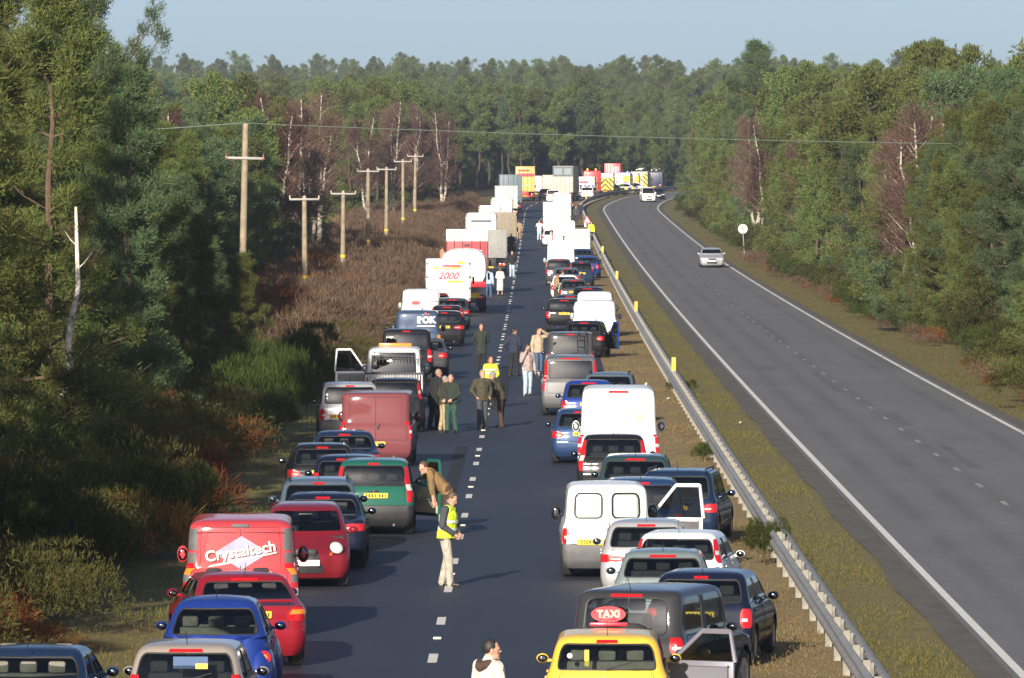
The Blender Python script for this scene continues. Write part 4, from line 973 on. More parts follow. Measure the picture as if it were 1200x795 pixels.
V('panel_van', 'white van whose roof shows just above the plain white van', 'van', 'van', 'white', 698, 312, 2, group=VR, holes='van', tail='corner', L=4.5, W=1.8, H=2.05, aerial=False, brake=False)
V('saloon_car', 'dark blue saloon beyond the black off-roader', 'car', 'saloon', 'darkblue', 668, 333.5, 0, group=HR_, lod=1)
V('estate_car', 'dark estate standing wide right beyond the white van roofs', 'car', 'estate', 'navy', 690, 350, 3, group=HR_, lod=1, H=1.5)
V('hatchback_car', 'dark grey hatchback where a group of people stands by the left flank', 'car', 'hatch', 'dgrey', 672, 371, 0, group=HR_, lod=1, H=1.5)
V('hatchback_car', 'small white hatchback with a red tail light in the far right queue', 'car', 'hatch', 'white', 662, 386, 0, group=HR_, lod=1, tail='corner')
V('saloon_car', 'blue saloon just beyond the small white hatchback', 'car', 'saloon', 'steel', 664, 410, 0, group=HR_, lod=1)
V('people_carrier', 'dark people carrier at the foot of the tall white van', 'car', 'mpv', 'dgrey', 655, 428, 0, group=HR_, lod=1, H=1.65, L=3.8)
V('hatchback_car', 'dark blue hatchback beside the dark people carrier in front of the tall white van', 'car', 'hatch', 'darkblue', 681, 424.5, 0, group=HR_, lod=1, L=3.6, H=1.55, tail='high')
V('large_van', 'tall white van with a rounded roof in the middle of the right queue', 'van', 'bigvan', 'white', 657, 439, 0, group=VR, holes='van', tail='pillar', H=2.7, W=1.95, aerial=False, brake=False)
V('hatchback_car', 'bright blue hatchback near the barrier with a red light on its corner', 'car', 'hatch', 'blue', 689, 450, 3, group=HR_, lod=1, tail='corner')
V('estate_car', 'blue estate with a pale rear window in front of the white luton near the barrier', 'car', 'estate', 'mid', 682.5, 478, 2, group=HR_, lod=1)
lorry('box_van', 'white luton van close to the barrier beyond the blue estate', 'van', at(677, 506), 506, 2.0, 2.5, 5.6, WB, R(1), .7, VR, roofr=.12)
V('large_van', 'white high-roof van left of the luton by the barrier', 'van', 'bigvan', 'white', 661, 557, 0, group=VR, holes='van', tail='pillar', aerial=False, brake=False)
V('hatchback_car', 'white hatchback with its door open beside the large square white box', 'car', 'hatch', 'white', 646.5, 572, 0, group=HR_, lod=1)
lorry('box_van', 'large square white box lorry in the right queue', 'lorry', at(652.5, 602), 602, 2.5, 3.45, 7.5, WB, 0, .9, VR)
V('hatchback_car', 'red car showing above the large square white box lorry', 'car', 'hatch', 'red', 645, 652, 0, group=HR_, lod=1)
lorry('box_van', 'white rounded van just ahead of the square white box lorry', 'van', at(658.5, 672), 674, 1.95, 3.5, 6.5, WB, 0, .9, VR, roofr=.35)
r = lorry('box_lorry', 'tall lorry with beige doors below a dark glazed upper panel', 'lorry', at(664, 850), 853, 2.6, 4.4, 11, mat('lorry_beige', (.62, .52, .40), .6, vary=.12), R(5), 1.0, VR)
b = MB(); b.box(-1.28, 1.28, -5.54, -5.5, 3.05, 4.36); o = b.build('upper_panel', mat('panel_dark', (.07, .08, .10), .4), r, 0)
for x0, x1 in ((-1.1, -.1), (.15, 1.05)): MB().box(x0, x1, -5.56, -5.54, 3.3, 4.1).build('upper_window', mat('window_grey', (.18, .24, .26), .3), o, 0)
lorry('box_van', 'beige luton van left of the tall beige lorry', 'van', at(645.5, 868), 869, 1.9, 3.05, 6, mat('van_beige', (.55, .48, .38), .6, vary=.1), R(3), .8, VR)
V('hatchback_car', 'pale blue car at the head of the right queue', 'car', 'hatch', 'steel', 639, 856, 0, group=HR_, lod=1)
V('people_carrier', 'white people carrier beside the pale blue car at the head of the right queue', 'car', 'mpv', 'white', 648, 838, 0, group=HR_, lod=1)

# ================= the accident at the bend
EG = 'emergency vehicles at the bend'
def emerg(name, label, cat, px, d, W, H, L, body, yaw, floor=.7, **k): return lorry(name, label, cat, at(px, d), d, W, H, L, body, R(yaw), floor, EG, **k)
m_fr = mat('fire_red', (.62, .02, .025), .35, coat=.3)
r = emerg('ambulance', 'white ambulance with a red stripe beside the tall beige lorry', 'ambulance', 689, 876, 2.2, 2.75, 6, WB, 4, roofr=.15)
MB().box(-1.05, .2, -3.03, -3.0, 1.9, 2.15).build('red_stripe', rd, r, 0)
for x_ in (-.75, -.2, .35, .8): MB().box(x_-.13, x_+.13, -3.03, -3.0, .95, 1.7).build('dark_decal', M_GREYP, r, 0)
r = emerg('fire_engine', 'red fire engine with two amber beacons on its roof', 'fire engine', 694, 892, 2.4, 3.4, 7.5, m_fr, 1, roofr=.2)
for x_ in (-.6, .5): MB().cyl((x_, -3.2, 3.4), (x_, -3.2, 3.72), .17, .12, 10).build('beacon', mat('amber_beacon', (.9, .42, .05), .3), r)
r, sh, P = V('police_car', 'white police car with blue markings in front of the ambulance', 'police car', 'estate', 'white', 691.5, 872, 12, group=EG, lod=1)
MB().rbox(-.5, .5, -.1, .15, 1.47, 1.6, .04).build('light_bar', M_BLUEL, r)
r = emerg('rescue_truck', 'rescue truck with yellow chevrons on its back and a white roof', 'fire engine', 710.5, 908, 2.3, 3.0, 7, WB, 3, roofr=.2)
MB().box(-1.1, 1.1, -3.54, -3.5, .7, 2.35).build('chevron_panel', CHEV, r, 0)
r = emerg('box_lorry', 'tall red lorry with a grey upper window, highest at the accident', 'lorry', 719.5, 938, 2.3, 4.2, 8, m_fr, 4)
MB().box(-.95, .95, -4.04, -4.0, 2.9, 3.8).build('grey_window', mat('window_grey2', (.30, .30, .31), .4), r, 0)
r = emerg('ambulance', 'white ambulance behind the green and yellow police car', 'ambulance', 731.5, 936, 2.2, 2.9, 6.5, WB, 5, roofr=.15)
MB().box(.1, 1.0, -3.28, -3.25, 1.5, 2.5).build('yellow_panel', M_YPLATE, r, 0); MB().box(-1.0, 1.0, -3.28, -3.25, .75, 1.2).build('checked_band', BAT_G, r, 0)
for x_ in (-.7, .7): MB().rbox(x_-.25, x_+.25, -3.1, -2.7, 2.9, 3.08, .03).build('light_bar', M_BLUEL, r)
r, sh, P = V('police_car', 'police car in blue and yellow checks by the barrier', 'police car', 'estate', 'white', 732, 931, 58, group=EG, lod=1)
for s in (1, -1): patch(MB(), sh, lin(.42, .86, 3), 2.05, 2.97, s, .012).build('checked_band', BAT_B, r, 50)
MB().rbox(-.5, .5, -.1, .15, 1.47, 1.6, .04).build('light_bar', M_BLUEL, r)
r, sh, P = V('estate_car', 'cream car with yellow markings in front of the rescue truck', 'car', 'estate', paint('cream', (.66, .56, .36)), 718, 912, 50, group=EG, lod=1)
for s in (1, -1): patch(MB(), sh, lin(.45, .80, 3), 2.05, 2.97, s, .012).build('checked_band', BAT_G, r, 50)
r = emerg('fire_engine', 'fire engine with a pale ladder and yellow chevrons on its corner', 'fire engine', 751, 966, 2.5, 2.9, 7.5, mat('fire_pale', (.62, .55, .46), .5, vary=.2), 5, roofr=.1)
for s in (-1, 1): MB().box(s*.85-.36, s*.85+.36, -3.79, -3.75, .7, 2.6).build('chevron_panel', CHEV, r, 0)
b = MB(); 
for s in (-.35, .35): b.tube([(s, -4.2, 3.15), (s, 3.2, 3.4)], .07, 6)
for k in range(16): b.tube([(-.35, -4.1+k*.47, 3.16+k*.016), (.35, -4.1+k*.47, 3.16+k*.016)], .04, 5)
b.build('ladder', mat('ladder_alloy', (.7, .69, .66), .4, .5), r)
r = emerg('fire_engine', 'dark blue support lorry with a white ladder on top', 'lorry', 769, 985, 2.5, 2.75, 7.5, mat('support_navy', (.02, .03, .07), .4), 6, roofr=.1)
b = MB()
for s in (-.35, .35): b.tube([(s, -4.2, 3.0), (s, 3.2, 3.25)], .09, 6)
b.build('ladder', mat('ladder_white', (.8, .78, .74), .4), r)
V('saloon_car', 'dark car with an orange lamp half hidden by the trees at the bend', 'car', 'saloon', 'darkblue', 785, 992, 60, group=EG, lod=1, lens=M_AMBER)
V('hatchback_car', 'white and green ambulance car in front of the pale-ladder fire engine', 'ambulance', 'hatch', 'white', 746, 948, 62, group=EG, lod=1)

r = emerg('ambulance', 'second white ambulance with yellow corners, between the checked police car and the pale-ladder engine', 'ambulance', 741, 952, 2.1, 2.8, 6, WB, 4, roofr=.15)
for s in (-1, 1): MB().box(s*.8-.25, s*.8+.25, -3.03, -3.0, .8, 2.4).build('yellow_panel', M_YPLATE, r, 0)
# ================= traffic on the other carriageway
V('saloon_car', 'silver saloon driving towards the bridge on the clear carriageway', 'car', 'saloon', 'silver', 833.5, 485, 0, flip=True, mirror_mat=C['silver'])
V('panel_van', 'white van coming round the bend on the clear carriageway', 'van', 'vanlet', 'white', 759, 841, -4, flip=True, holes='van', lod=1, H=1.9)
V('saloon_car', 'dark saloon following the white van round the bend', 'car', 'saloon', 'navy', 769.5, 862, -6, flip=True, lod=1)
# ------------------------------------------------------------------ crash barrier on the central reservation
M_GALV = mat('galvanised_steel', (.27, .27, .265), .55, .25, vary=.2, scale=3)
M_BLOCK = mat('spacer_steel', (.22, .22, .21), .7, vary=.25)
M_POST = mat('weathered_post', (.25, .235, .20), .8, vary=.25, scale=6)
def BX(y): return 4.75+cx(y)
def barrier():
    root = empty('crash_barrier', (BX(120), 120, zg(120))); tag(root, 'grey double-sided steel crash barrier running the length of the central reservation', 'barrier')
    o0 = Vector((BX(120), 120, zg(120)))
    prof = [(.02, .40), (-.06, .44), (-.06, .50), (.0, .545), (.0, .575), (-.06, .62), (-.06, .68), (.02, .72)]
    for s in (1, -1):
        b = MB(); v = []; ys = [y for y in ST if 60 <= y <= 1060]; n = len(prof)
        for y in ys: v += [Vector((BX(y)+s*(dx-.12), y, zg(y)+.02+z))-o0 for dx, z in prof]
        b.add(v, [(i*n+k, i*n+k+1, (i+1)*n+k+1, (i+1)*n+k) for i in range(len(ys)-1) for k in range(n-1)]); b.build('rail', M_GALV, root, 30)
    pm = MB().box(-.055, .055, -.07, .07, 0, .70).mesh('post', M_POST, 0); bm_ = MB().rbox(-.11, .11, -.045, .045, .45, .665, .012).mesh('spacer_block', M_BLOCK)
    rest = MB(); rb = MB(); k = 0; y = 84.0
    while y < 1056:
        p = Vector((BX(y), y, zg(y)+.02))-o0
        if k < 100:
            o = link('post', pm, root, p); link('spacer_block', bm_, o)
        else:
            rest.box(p.x-.055, p.x+.055, p.y-.07, p.y+.07, p.z, p.z+.70); rb.box(p.x-.11, p.x+.11, p.y-.045, p.y+.045, p.z+.45, p.z+.665)
        k += 1; y += 3.2
    tag(rest.build('post', M_POST, root, 0), kind='stuff'); tag(rb.build('spacer_block', M_BLOCK, root, 0), kind='stuff')
barrier()
M_YEL = mat('marker_yellow', (.80, .50, .03), .5, vary=.08)
for lab, px, py in (('yellow marker blade on the barrier, nearest and largest of the row', 795, 428), ('yellow marker blade on the barrier level with the plain white van', 746, 360), ('yellow marker blade on the barrier beyond the white van roofs', 719, 323),
                    ('yellow marker blade on the barrier near the small white hatchback', 705, 293), ('yellow marker blade at the start of the barrier bend', 692, 231)):
    d = depth(py, .98); r = empty('marker_post', (BX(d), d, zg(d)+.70)); tag(r, lab, 'marker post', 'yellow markers along the barrier')
    MB().rbox(-.075, .075, -.012, .012, .06, .55, .01).build('blade', M_YEL, r); MB().rbox(-.04, .04, -.03, .03, .0, .12, .01).build('bracket', M_GALV, r)

# ------------------------------------------------------------------ signs
m_sg = mat('sign_back_grey', (.58, .58, .55), .5, .1, vary=.08); m_sw = mat('sign_white', (.80, .80, .78), .4); m_sred = mat('sign_border_red', (.65, .03, .04), .4)
d = 528; r = empty('road_sign', (at(872.5, d), d, zg(d))); tag(r, 'round pale sign seen from behind on a leaning grey pole by the right verge', 'road sign'); r.rotation_euler = (0, R(-3.5), 0)
MB().cyl((0, 0, 0), (0, 0, 2.55), .045, None, 10).build('pole', M_GALV, r)
MB().cyl((0, .05, 2.22), (0, .062, 2.22), .37, None, 32).build('sign_plate', m_sw, r); MB().box(-.25, .25, .035, .05, 2.18, 2.26).build('clamp', M_GALV, r, 0)
for lab, px, py, d in (('red-bordered triangular warning sign standing on the left verge past the big lorries', 539.5, 0, 655), ('red-bordered triangular warning sign on the barrier side past the white luton van', 688, 0, 662)):
    r = empty('warning_sign', (at(px, d), d, zg(d)+.02)); tag(r, lab, 'road sign', 'triangular warning signs')
    def tri(w_): return [(-w_, .62+(.42-w_)*.52), (w_, .62+(.42-w_)*.52), (0, 1.36-(.42-w_)*1.05)]
    MB().prism(tri(.42), .02).build('sign_plate', m_sred, r, 0); MB().prism(tri(.27), .006, 0, Matrix.Translation((0, -.008, 0))).build('sign_face', m_sw, r, 0)
    MB().box(-.03, .03, -.012, -.008, .82, 1.02).build('symbol', M_BLACK, r, 0); MB().box(-.28, .28, 0, .02, .25, .60).build('lower_plate', m_sw, r, 0)
    b = MB()
    for s in (-.25, .25): b.cyl((s, .04, .0), (s, .03, .7), .015, None, 6); b.cyl((s, .45, 0), (s, .03, .7), .015, None, 6)
    b.build('leg', M_GALV, r)
# ------------------------------------------------------------------ poles and the wire over the road
M_WOOD = mat('pole_wood', (.27, .22, .15), .85, vary=.25, scale=3); M_ARM = mat('crossarm_steel', (.30, .29, .27), .6, .2); M_INS = mat('red_insulator', (.20, .075, .055), .4); M_INSW = mat('pale_insulator', (.5, .45, .38), .4)
tops = []
for i, (px, py, d, arm, lab) in enumerate(((282, 145, 267, 182, 'tallest wooden pole with red-tipped crossarm, at the edge of the left pines'), (357.5, 230, 339, 231, 'wooden pole with a flat crossarm rising from the brown scrub'),
        (401.5, 224, 404, 225, 'wooden pole with crossarm in front of the tan clearing'), (431.5, 198, 464, 199, 'wooden pole with a wide crossarm right of the tan clearing'),
        (452.5, 196, 517, 197, 'wooden pole with a small crossarm near the bare birches'), (472.5, 187, 582, 188, 'wooden pole with crossarm in front of the bare birches'), (486, 180, 638, 182, 'farthest wooden pole beside the bare birches'))):
    x = at(px, d); zt = HC-(py-YH)*d/F-zg(d); r = empty('utility_pole', (x, d, zg(d))); tag(r, lab, 'utility pole', 'wooden poles along the left verge')
    r.rotation_euler = (0, R((1.2, -.3, .4, 0, .3, -.2, .5)[i]), 0)
    MB().cyl((0, 0, -.3), (0, 0, zt), .17, .12, 12).build('pole', M_WOOD, r)
    za = HC-(arm-YH)*d/F-zg(d)-.12; a = MB().rbox(-.76, .76, -.16, -.06, za-.05, za+.05, .01).build('crossarm', M_ARM, r)
    for s in (-.74, 0, .74):
        if s or i: MB().cyl((s, -.11, za+.05), (s, -.11, za+.20), .045, .03, 8).build('insulator', M_INS if i == 0 else M_INSW, a)
    if i == 0:
        for s in (-.74, .74): MB().rbox(s-.05, s+.05, -.18, -.04, za-.07, za+.07, .02).build('end_cap', M_INS, a)
    MB().cyl((0, 0, 2.2), (0, 0, 2.36), .172, .17, 12).build('yellow_band', M_YEL, r)
    tops.append((x, d, zg(d)+zt))
b = MB(); p0 = Vector(tops[0]); p0.z += .02; pL = Vector((at(-40, 262), 262, 9.9)); pR = Vector((at(1150, 298), 298, HC+(YH-169)*298/F))
for pa, pb, sag in ((pL, p0, .12), (p0, pR, .12)):
    pts = [pa.lerp(pb, t)-Vector((0, 0, sag*4*t*(1-t))) for t in lin(0, 1, 16)]; b.tube(pts, .017, 5)
tag(b.build('overhead_cable', mat('cable_green', (.19, .25, .21), .5)), 'pale green overhead cable strung across both carriageways from the tallest pole', 'cable')
# a far pylon beyond the right-hand wood
d = 3500; r = empty('pylon', (at(985, d), d, 46)); tag(r, 'faint lattice pylon far away above the right-hand treetops', 'pylon')
b = MB(); hs_ = [(0, 4), (16, 1.9), (26, 1.0), (34, .2)]
for (z0_, w0), (z1_, w1) in zip(hs_, hs_[1:]):
    for sx_ in (-1, 1):
        for sy in (-1, 1): b.cyl((sx_*w0, sy*w0, z0_), (sx_*w1, sy*w1, z1_), .13, None, 4); b.cyl((sx_*w0, sy*w0, z0_), (-sx_*w1, sy*w1, z1_), .07, None, 4)
M_PYL = mat('pylon_grey', (.22, .24, .26), .7)
b.build('tower', M_PYL, r)
for z in (19, 24.5, 30): MB().cyl((-4.6, 0, z), (4.6, 0, z), .13, None, 4).build('crossarm', M_PYL, r)

# ------------------------------------------------------------------ people
def blob(chains, ells, vox, name, m, smooth=6):
    """tapered limbs and ellipsoids fused into one continuous surface"""
    b = MB()
    for pts, rs in chains:
        pts = [Vector(p) for p in pts]
        for (p, q, r0, r1) in zip(pts, pts[1:], rs, rs[1:]): b.cyl(p, q, r0, r1, 12)
        for p, r_ in zip(pts, rs): b.ell(p, (r_, r_, r_), 12, 8)
    for c, r_, M in ells: b.ell(c, r_, 16, 12, 0, M)
    o = b.build(name, m, None, 0)
    md = o.modifiers.new('fuse', 'REMESH'); md.mode = 'VOXEL'; md.voxel_size = vox; md.use_smooth_shade = True
    sm = o.modifiers.new('soften', 'SMOOTH'); sm.factor = .5; sm.iterations = smooth
    bpy.context.view_layer.update()
    me = bpy.data.meshes.new_from_object(o.evaluated_get(bpy.context.evaluated_depsgraph_get()))
    old = o.data; o.modifiers.clear(); o.data = me; bpy.data.meshes.remove(old); me.name = name
    me.shade_smooth(); return o
SKIN = mat('skin', (.50, .27, .19), .55, vary=.08); SKIN2 = mat('skin_ruddy', (.52, .23, .16), .55, vary=.08)
HAIRS = dict(dark=mat('hair_dark', (.018, .014, .011), .6), brown=mat('hair_brown', (.09, .05, .025), .6), grey=mat('hair_grey', (.22, .20, .18), .6), bald=mat('hair_thin', (.30, .19, .14), .6), red=mat('hair_auburn', (.17, .06, .025), .6), fair=mat('hair_fair', (.30, .21, .11), .6))
M_EYE = mat('eye_dark', (.02, .015, .012), .3); M_SHOE = mat('shoe_leather', (.025, .022, .02), .5)
def cloth(n, c):
    m = mat('cloth_'+n, c, .9, vary=.22, scale=9); t = m.node_tree; b = t.nodes['Principled BSDF']
    tc = t.nodes.new('ShaderNodeTexCoord'); mp = t.nodes.new('ShaderNodeMapping'); mp.inputs['Scale'].default_value = (1, 1, .55); mp.inputs['Rotation'].default_value = (.5, .3, 0)
    nz = t.nodes.new('ShaderNodeTexNoise'); nz.inputs['Scale'].default_value = 11; nz.inputs['Detail'].default_value = 3; nz.inputs['Distortion'].default_value = 1.2
    bp = t.nodes.new('ShaderNodeBump'); bp.inputs['Strength'].default_value = .9; bp.inputs['Distance'].default_value = .05
    t.links.new(tc.outputs['Object'], mp.inputs[0]); t.links.new(mp.outputs[0], nz.inputs[0]); t.links.new(nz.outputs['Fac'], bp.inputs['Height']); t.links.new(bp.outputs[0], b.inputs['Normal']); return m
M_VEST = mat('hi_vis_yellow', (.62, .80, .04), .7, vary=.08); M_REFL = mat('reflective_band', (.72, .73, .70), .4)
def cut_hem(o, z):
    bm = bmesh.new(); bm.from_mesh(o.data); bmesh.ops.bisect_plane(bm, geom=bm.verts[:]+bm.edges[:]+bm.faces[:], plane_co=(0, 0, z), plane_no=(0, 0, -1), clear_outer=True); bm.to_mesh(o.data); bm.free()
def person(label, x, y, face, top, bottom, hair='dark', h=1.76, lean=0.0, arms='down', stride=.06, coat=0, vest=None, vox=.02, skirt=False, head=0.0, nod=0.0, hood=None, shoes=None, woman=False, bands=False, near=False, seated=False):
    """face: compass turn of the chest, 0 looks along the road away from the bridge, + turns right"""
    s = h/1.76; L = Matrix.Rotation(-lean, 4, 'X')
    hip = Vector((0, 0, .93)); wsh = .17 if woman else .195
    def up(p): p = Vector(p); return (L @ (p-hip))+hip
    sh_ = [up((sd*wsh, -.01, 1.43)) for sd in (-1, 1)]
    nk = up((0, .0, 1.49)); hd = up((0, .03, 1.635))
    HM = Matrix.Translation(hd) @ Matrix.Rotation(-head, 4, 'Z') @ Matrix.Rotation(-nod-lean*.5, 4, 'X')
    legs = []
    for sd in (-1, 1):
        fy = sd*stride; an = Vector((sd*.115, fy, .085)); kn = Vector((sd*.105, fy*.45+.035, .50)); hp = Vector((sd*.095, 0, .92)); legs.append((hp, kn, an))
    armp = []
    for sd, S in zip((-1, 1), sh_):
        a_ = arms[0 if sd < 0 else 1] if isinstance(arms, tuple) else arms
        T = dict(down=((sd*.07, -.02, -.30), (sd*.08, .05, -.56)), pockets=((sd*.11, -.08, -.28), (sd*.02, .10, -.46)), behind=((sd*.10, -.12, -.27), (-sd*.03, -.17, -.48)),
                 front=((sd*.08, .02, -.29), (-sd*.06, .20, -.42)), crossed=((sd*.08, .05, -.28), (-sd*.14, .22, -.20)), forehead=((sd*.17, .12, .06), (-sd*.10, .16, .22)), phone=((sd*.10, .10, -.24), (-sd*.06, .16, .10)),
                 rest=((sd*.10, .05, -.28), (sd*.06, .28, -.40)), reach=((sd*.10, .18, -.18), (sd*.02, .42, -.12)), hang=((sd*.05, .05, -.30), (sd*.04, .10, -.55)))[a_]
        k = Matrix.Rotation(lean*.6, 4, 'X') if a_ in ('hang', 'down') else Matrix.Identity(4)
        e_ = S+(L @ k) .to_3x3() @ Vector(T[0]); wr = S+(L @ k).to_3x3() @ Vector(T[1]); armp.append((S, e_, wr))
    ch = []; el = []
    for hp, kn, an in legs:
        ch.append(([hp, kn, an], [.085, .055, .038])); ch.append(([an+Vector((0, -.03, -.045)), an+Vector((0, .16, -.055))], [.035, .028]))
    ch.append(([(0, 0, .93), up((0, .0, 1.12)), up((0, 0, 1.32)), nk], [.105, .095, .098, .055])); ch.append(([sh_[0], up((0, 0, 1.42)), sh_[1]], [.055, .062, .055]))
    ch.append(([nk, hd-Vector((0, 0, .06))], [.058, .055]))
    for (S, e_, wr) in armp:
        d_ = (wr-e_).normalized(); ch.append(([S, e_, wr], [.056, .043, .030]))
        pal = wr+d_*.055; el.append((pal, (.026, .026, .048), Matrix.Identity(4))) if False else ch.append(([wr, wr+d_*.085], [.028, .034]))
        sdv = d_.orthogonal().normalized(); cur = d_.cross(sdv)
        for q in range(4):
            o_ = sdv*(-.028+.019*q); p1 = wr+d_*.085+o_; ln_ = (.070, .082, .076, .060)[q]
            ch.append(([p1, p1+d_*ln_*.5+cur*.008, p1+d_*ln_*.85+cur*.03], [.0105, .0095, .008]))
        ch.append(([wr+d_*.03-sdv*.028, wr+d_*.065-sdv*.058+cur*.012, wr+d_*.095-sdv*.060+cur*.024], [.013, .011, .009]))
    for c, r_ in (((0, 0, 0), (.077, .097, .120)), ((0, .035, -.075), (.056, .062, .058)), ((0, .102, -.02), (.014, .022, .022)), ((0, .088, .018), (.052, .016, .012)), ((0, .092, -.066), (.026, .011, .010)),
                  ((.079, -.005, -.01), (.011, .020, .032)), ((-.079, -.005, -.01), (.011, .020, .032)), ((0, .082, -.108), (.028, .022, .018))):
        el.append((c, r_, HM))
    body = blob(ch, el, vox, 'person', SKIN2 if hair in ('bald', 'red') else SKIN, 3)
    body.location = (x, y, zg(y)+.05); body.rotation_euler = (0, 0, -face); body.scale = (s, s, s)
    tag(body, label, 'person')
    # clothes
    tr = []
    if skirt:
        b = blob([([(0, 0, 1.0), (0, 0, .75), (0, .0, .20)], [.15, .19, .23])], [], max(vox, .02), 'skirt', bottom, 4); b.parent = body; cut_hem(b, .34)
    else:
        for hp, kn, an in legs: tr.append(([hp+Vector((0, 0, .03)), kn, an+Vector((0, -.008, -.03))], [.112, .082, .070]))
        tr.append(([(-.06, 0, .95), (.06, 0, .95)], [.125, .125])); b = blob(tr, [], vox, 'trousers', bottom, 5); b.parent = body
    hem = .93-coat if coat else .855
    tc = [([sh_[0], up((0, -.01, 1.43)), sh_[1]], [.080, .095, .080])]
    for sx_ in (-.075, .075): tc.append(([(sx_, 0, hem-.12), (sx_, 0, .93), up((sx_*.85, .012, 1.10)), up((sx_, .0, 1.29)), up((sx_*.9, -.01, 1.41))], [.138 if not coat else .150, .130, .118, .128, .085]))
    tc.append(([(0, .01, hem-.12), (0, .01, .93), up((0, .02, 1.12)), up((0, .01, 1.30))], [.14, .142, .140, .146]))
    for (S, e_, wr) in armp: tc.append(([S, e_, wr-(wr-e_)*.03], [.083, .068, .050]))
    tc.append(([up((0, -.02, 1.46)), up((0, -.01, 1.51))], [.085, .072]))
    b = blob(tc, [], vox, 'jacket', top, 5); b.parent = body; cut_hem(b, hem)
    if hood: o_ = blob([([up((-.10, -.07, 1.47)), up((0, -.13, 1.43)), up((.10, -.07, 1.47))], [.05, .065, .05])], [], vox, 'hood', hood, 3); o_.parent = body
    if vest:
        vc = [([(0, .01, .82), up((0, .01, 1.00)), up((0, .01, 1.14)), up((0, 0, 1.30))], [.165, .16, .16, .163]), ([(-.085, 0, .82), up((-.088, 0, 1.0)), up((-.078, .012, 1.12)), up((-.085, 0, 1.29))], [.158, .150, .140, .148]), ([(.085, 0, .82), up((.088, 0, 1.0)), up((.078, .012, 1.12)), up((.085, 0, 1.29))], [.158, .150, .140, .148]), ([up((-.11, -.01, 1.42)), up((.11, -.01, 1.42))], [.102, .102])]
        b = blob(vc, [], vox, 'hi_vis_vest', vest, 4); b.parent = body; cut_hem(b, .90)
    if vest or bands:
        for z in ((1.06, 1.20) if vest else (1.02, 1.16, 1.28)):
            q = MB(); n = 26; pts = [up((.245*math.cos(2*PI*k/n), .01+.172*math.sin(2*PI*k/n), z)) for k in range(n)]; p2 = [up((.245*math.cos(2*PI*k/n), .01+.172*math.sin(2*PI*k/n), z+.05)) for k in range(n)]
            q.add(pts+p2, [(k, (k+1) % n, n+(k+1) % n, n+k) for k in range(n)]); o_ = q.build('reflective_band', M_REFL, body)
    for hp, kn, an in legs:
        o_ = blob([([an+Vector((0, -.04, -.045)), an+Vector((0, .06, -.045)), an+Vector((0, .165, -.058))], [.050, .050, .036])], [], max(vox*.7, .008), 'shoe', shoes or M_SHOE, 3); o_.parent = body
    if hair != 'none':
        q = MB(); hv = .10 if hair != 'bald' else .092
        q.ell((0, -.022, .028), (.086, .098, .108), 18, 12, 0, HM)
        if woman: q.ell((0, -.04, -.06), (.112, .078, .15), 16, 10, 0, HM)
        bm = bmesh.new(); me = q.mesh('hair', HAIRS[hair]); bm.from_mesh(me); inv = HM.inverted()
        for v in list(bm.verts):
            p = inv @ v.co
            if (p.y > .045 and p.z < .075) or (p.z < (-.055 if not woman else -.2)): bm.verts.remove(v)
        bm.to_mesh(me); bm.free(); link('hair', me, body)
    if near:
        for sd in (-1, 1): MB().ell((sd*.032, .090, .002), (.012, .007, .008), 8, 6, 0, HM).build('eye', M_EYE, body)
    return body
def foot(px, py):
    d = depth(py, .05); return at(px, d), d
K = dict(navy=cloth('navy', (.018, .024, .05)), black=cloth('black', (.014, .014, .016)), olive=cloth('olive', (.055, .05, .028)), khaki=cloth('khaki', (.36, .28, .16)), grey=cloth('grey', (.22, .21, .19)), stone=cloth('stone', (.40, .37, .31)), cream=cloth('cream', (.66, .61, .50)),
         brown=cloth('brown', (.20, .125, .05)), dbrown=cloth('dark_brown', (.055, .032, .025)), green=cloth('green', (.025, .07, .05)), slate=cloth('slate', (.05, .055, .07)), pinkgrey=cloth('pink_grey', (.36, .28, .26)), jeans=cloth('faded_jeans', (.38, .47, .55)), denim=cloth('denim', (.06, .10, .18)),
         beige=cloth('beige', (.42, .33, .23)), ltblue=cloth('light_blue', (.36, .46, .62)), white=cloth('white', (.75, .74, .72)), dgreen=cloth('dark_green', (.022, .03, .022)), tan=cloth('tan', (.30, .20, .11)), peach=cloth('peach', (.5, .27, .17)))
x, y = foot(523, 687)
person('man in a yellow hi-vis vest and pale grey trousers looking down on the dashed line', x, y, R(112), K['slate'], K['stone'], 'brown', 1.78, .12, 'front', .13, vest=M_VEST, vox=.0085, nod=.45, near=True)
x, y = at(525, 143), 143.0
person('man in a brown jumper leaning over the open door of the green people carrier', x, y, R(-82), K['brown'], K['dbrown'], 'brown', 1.82, .78, 'hang', .05, vox=.010, head=R(-55), near=True)
x, y = at(571, 84.3), 84.3
person('dark-haired man in a cream hooded jacket cropped by the bottom edge', x, y, R(55), K['cream'], K['navy'], 'dark', 1.83, .05, 'front', .06, vox=.0085, hood=K['dbrown'], head=R(30), near=True)
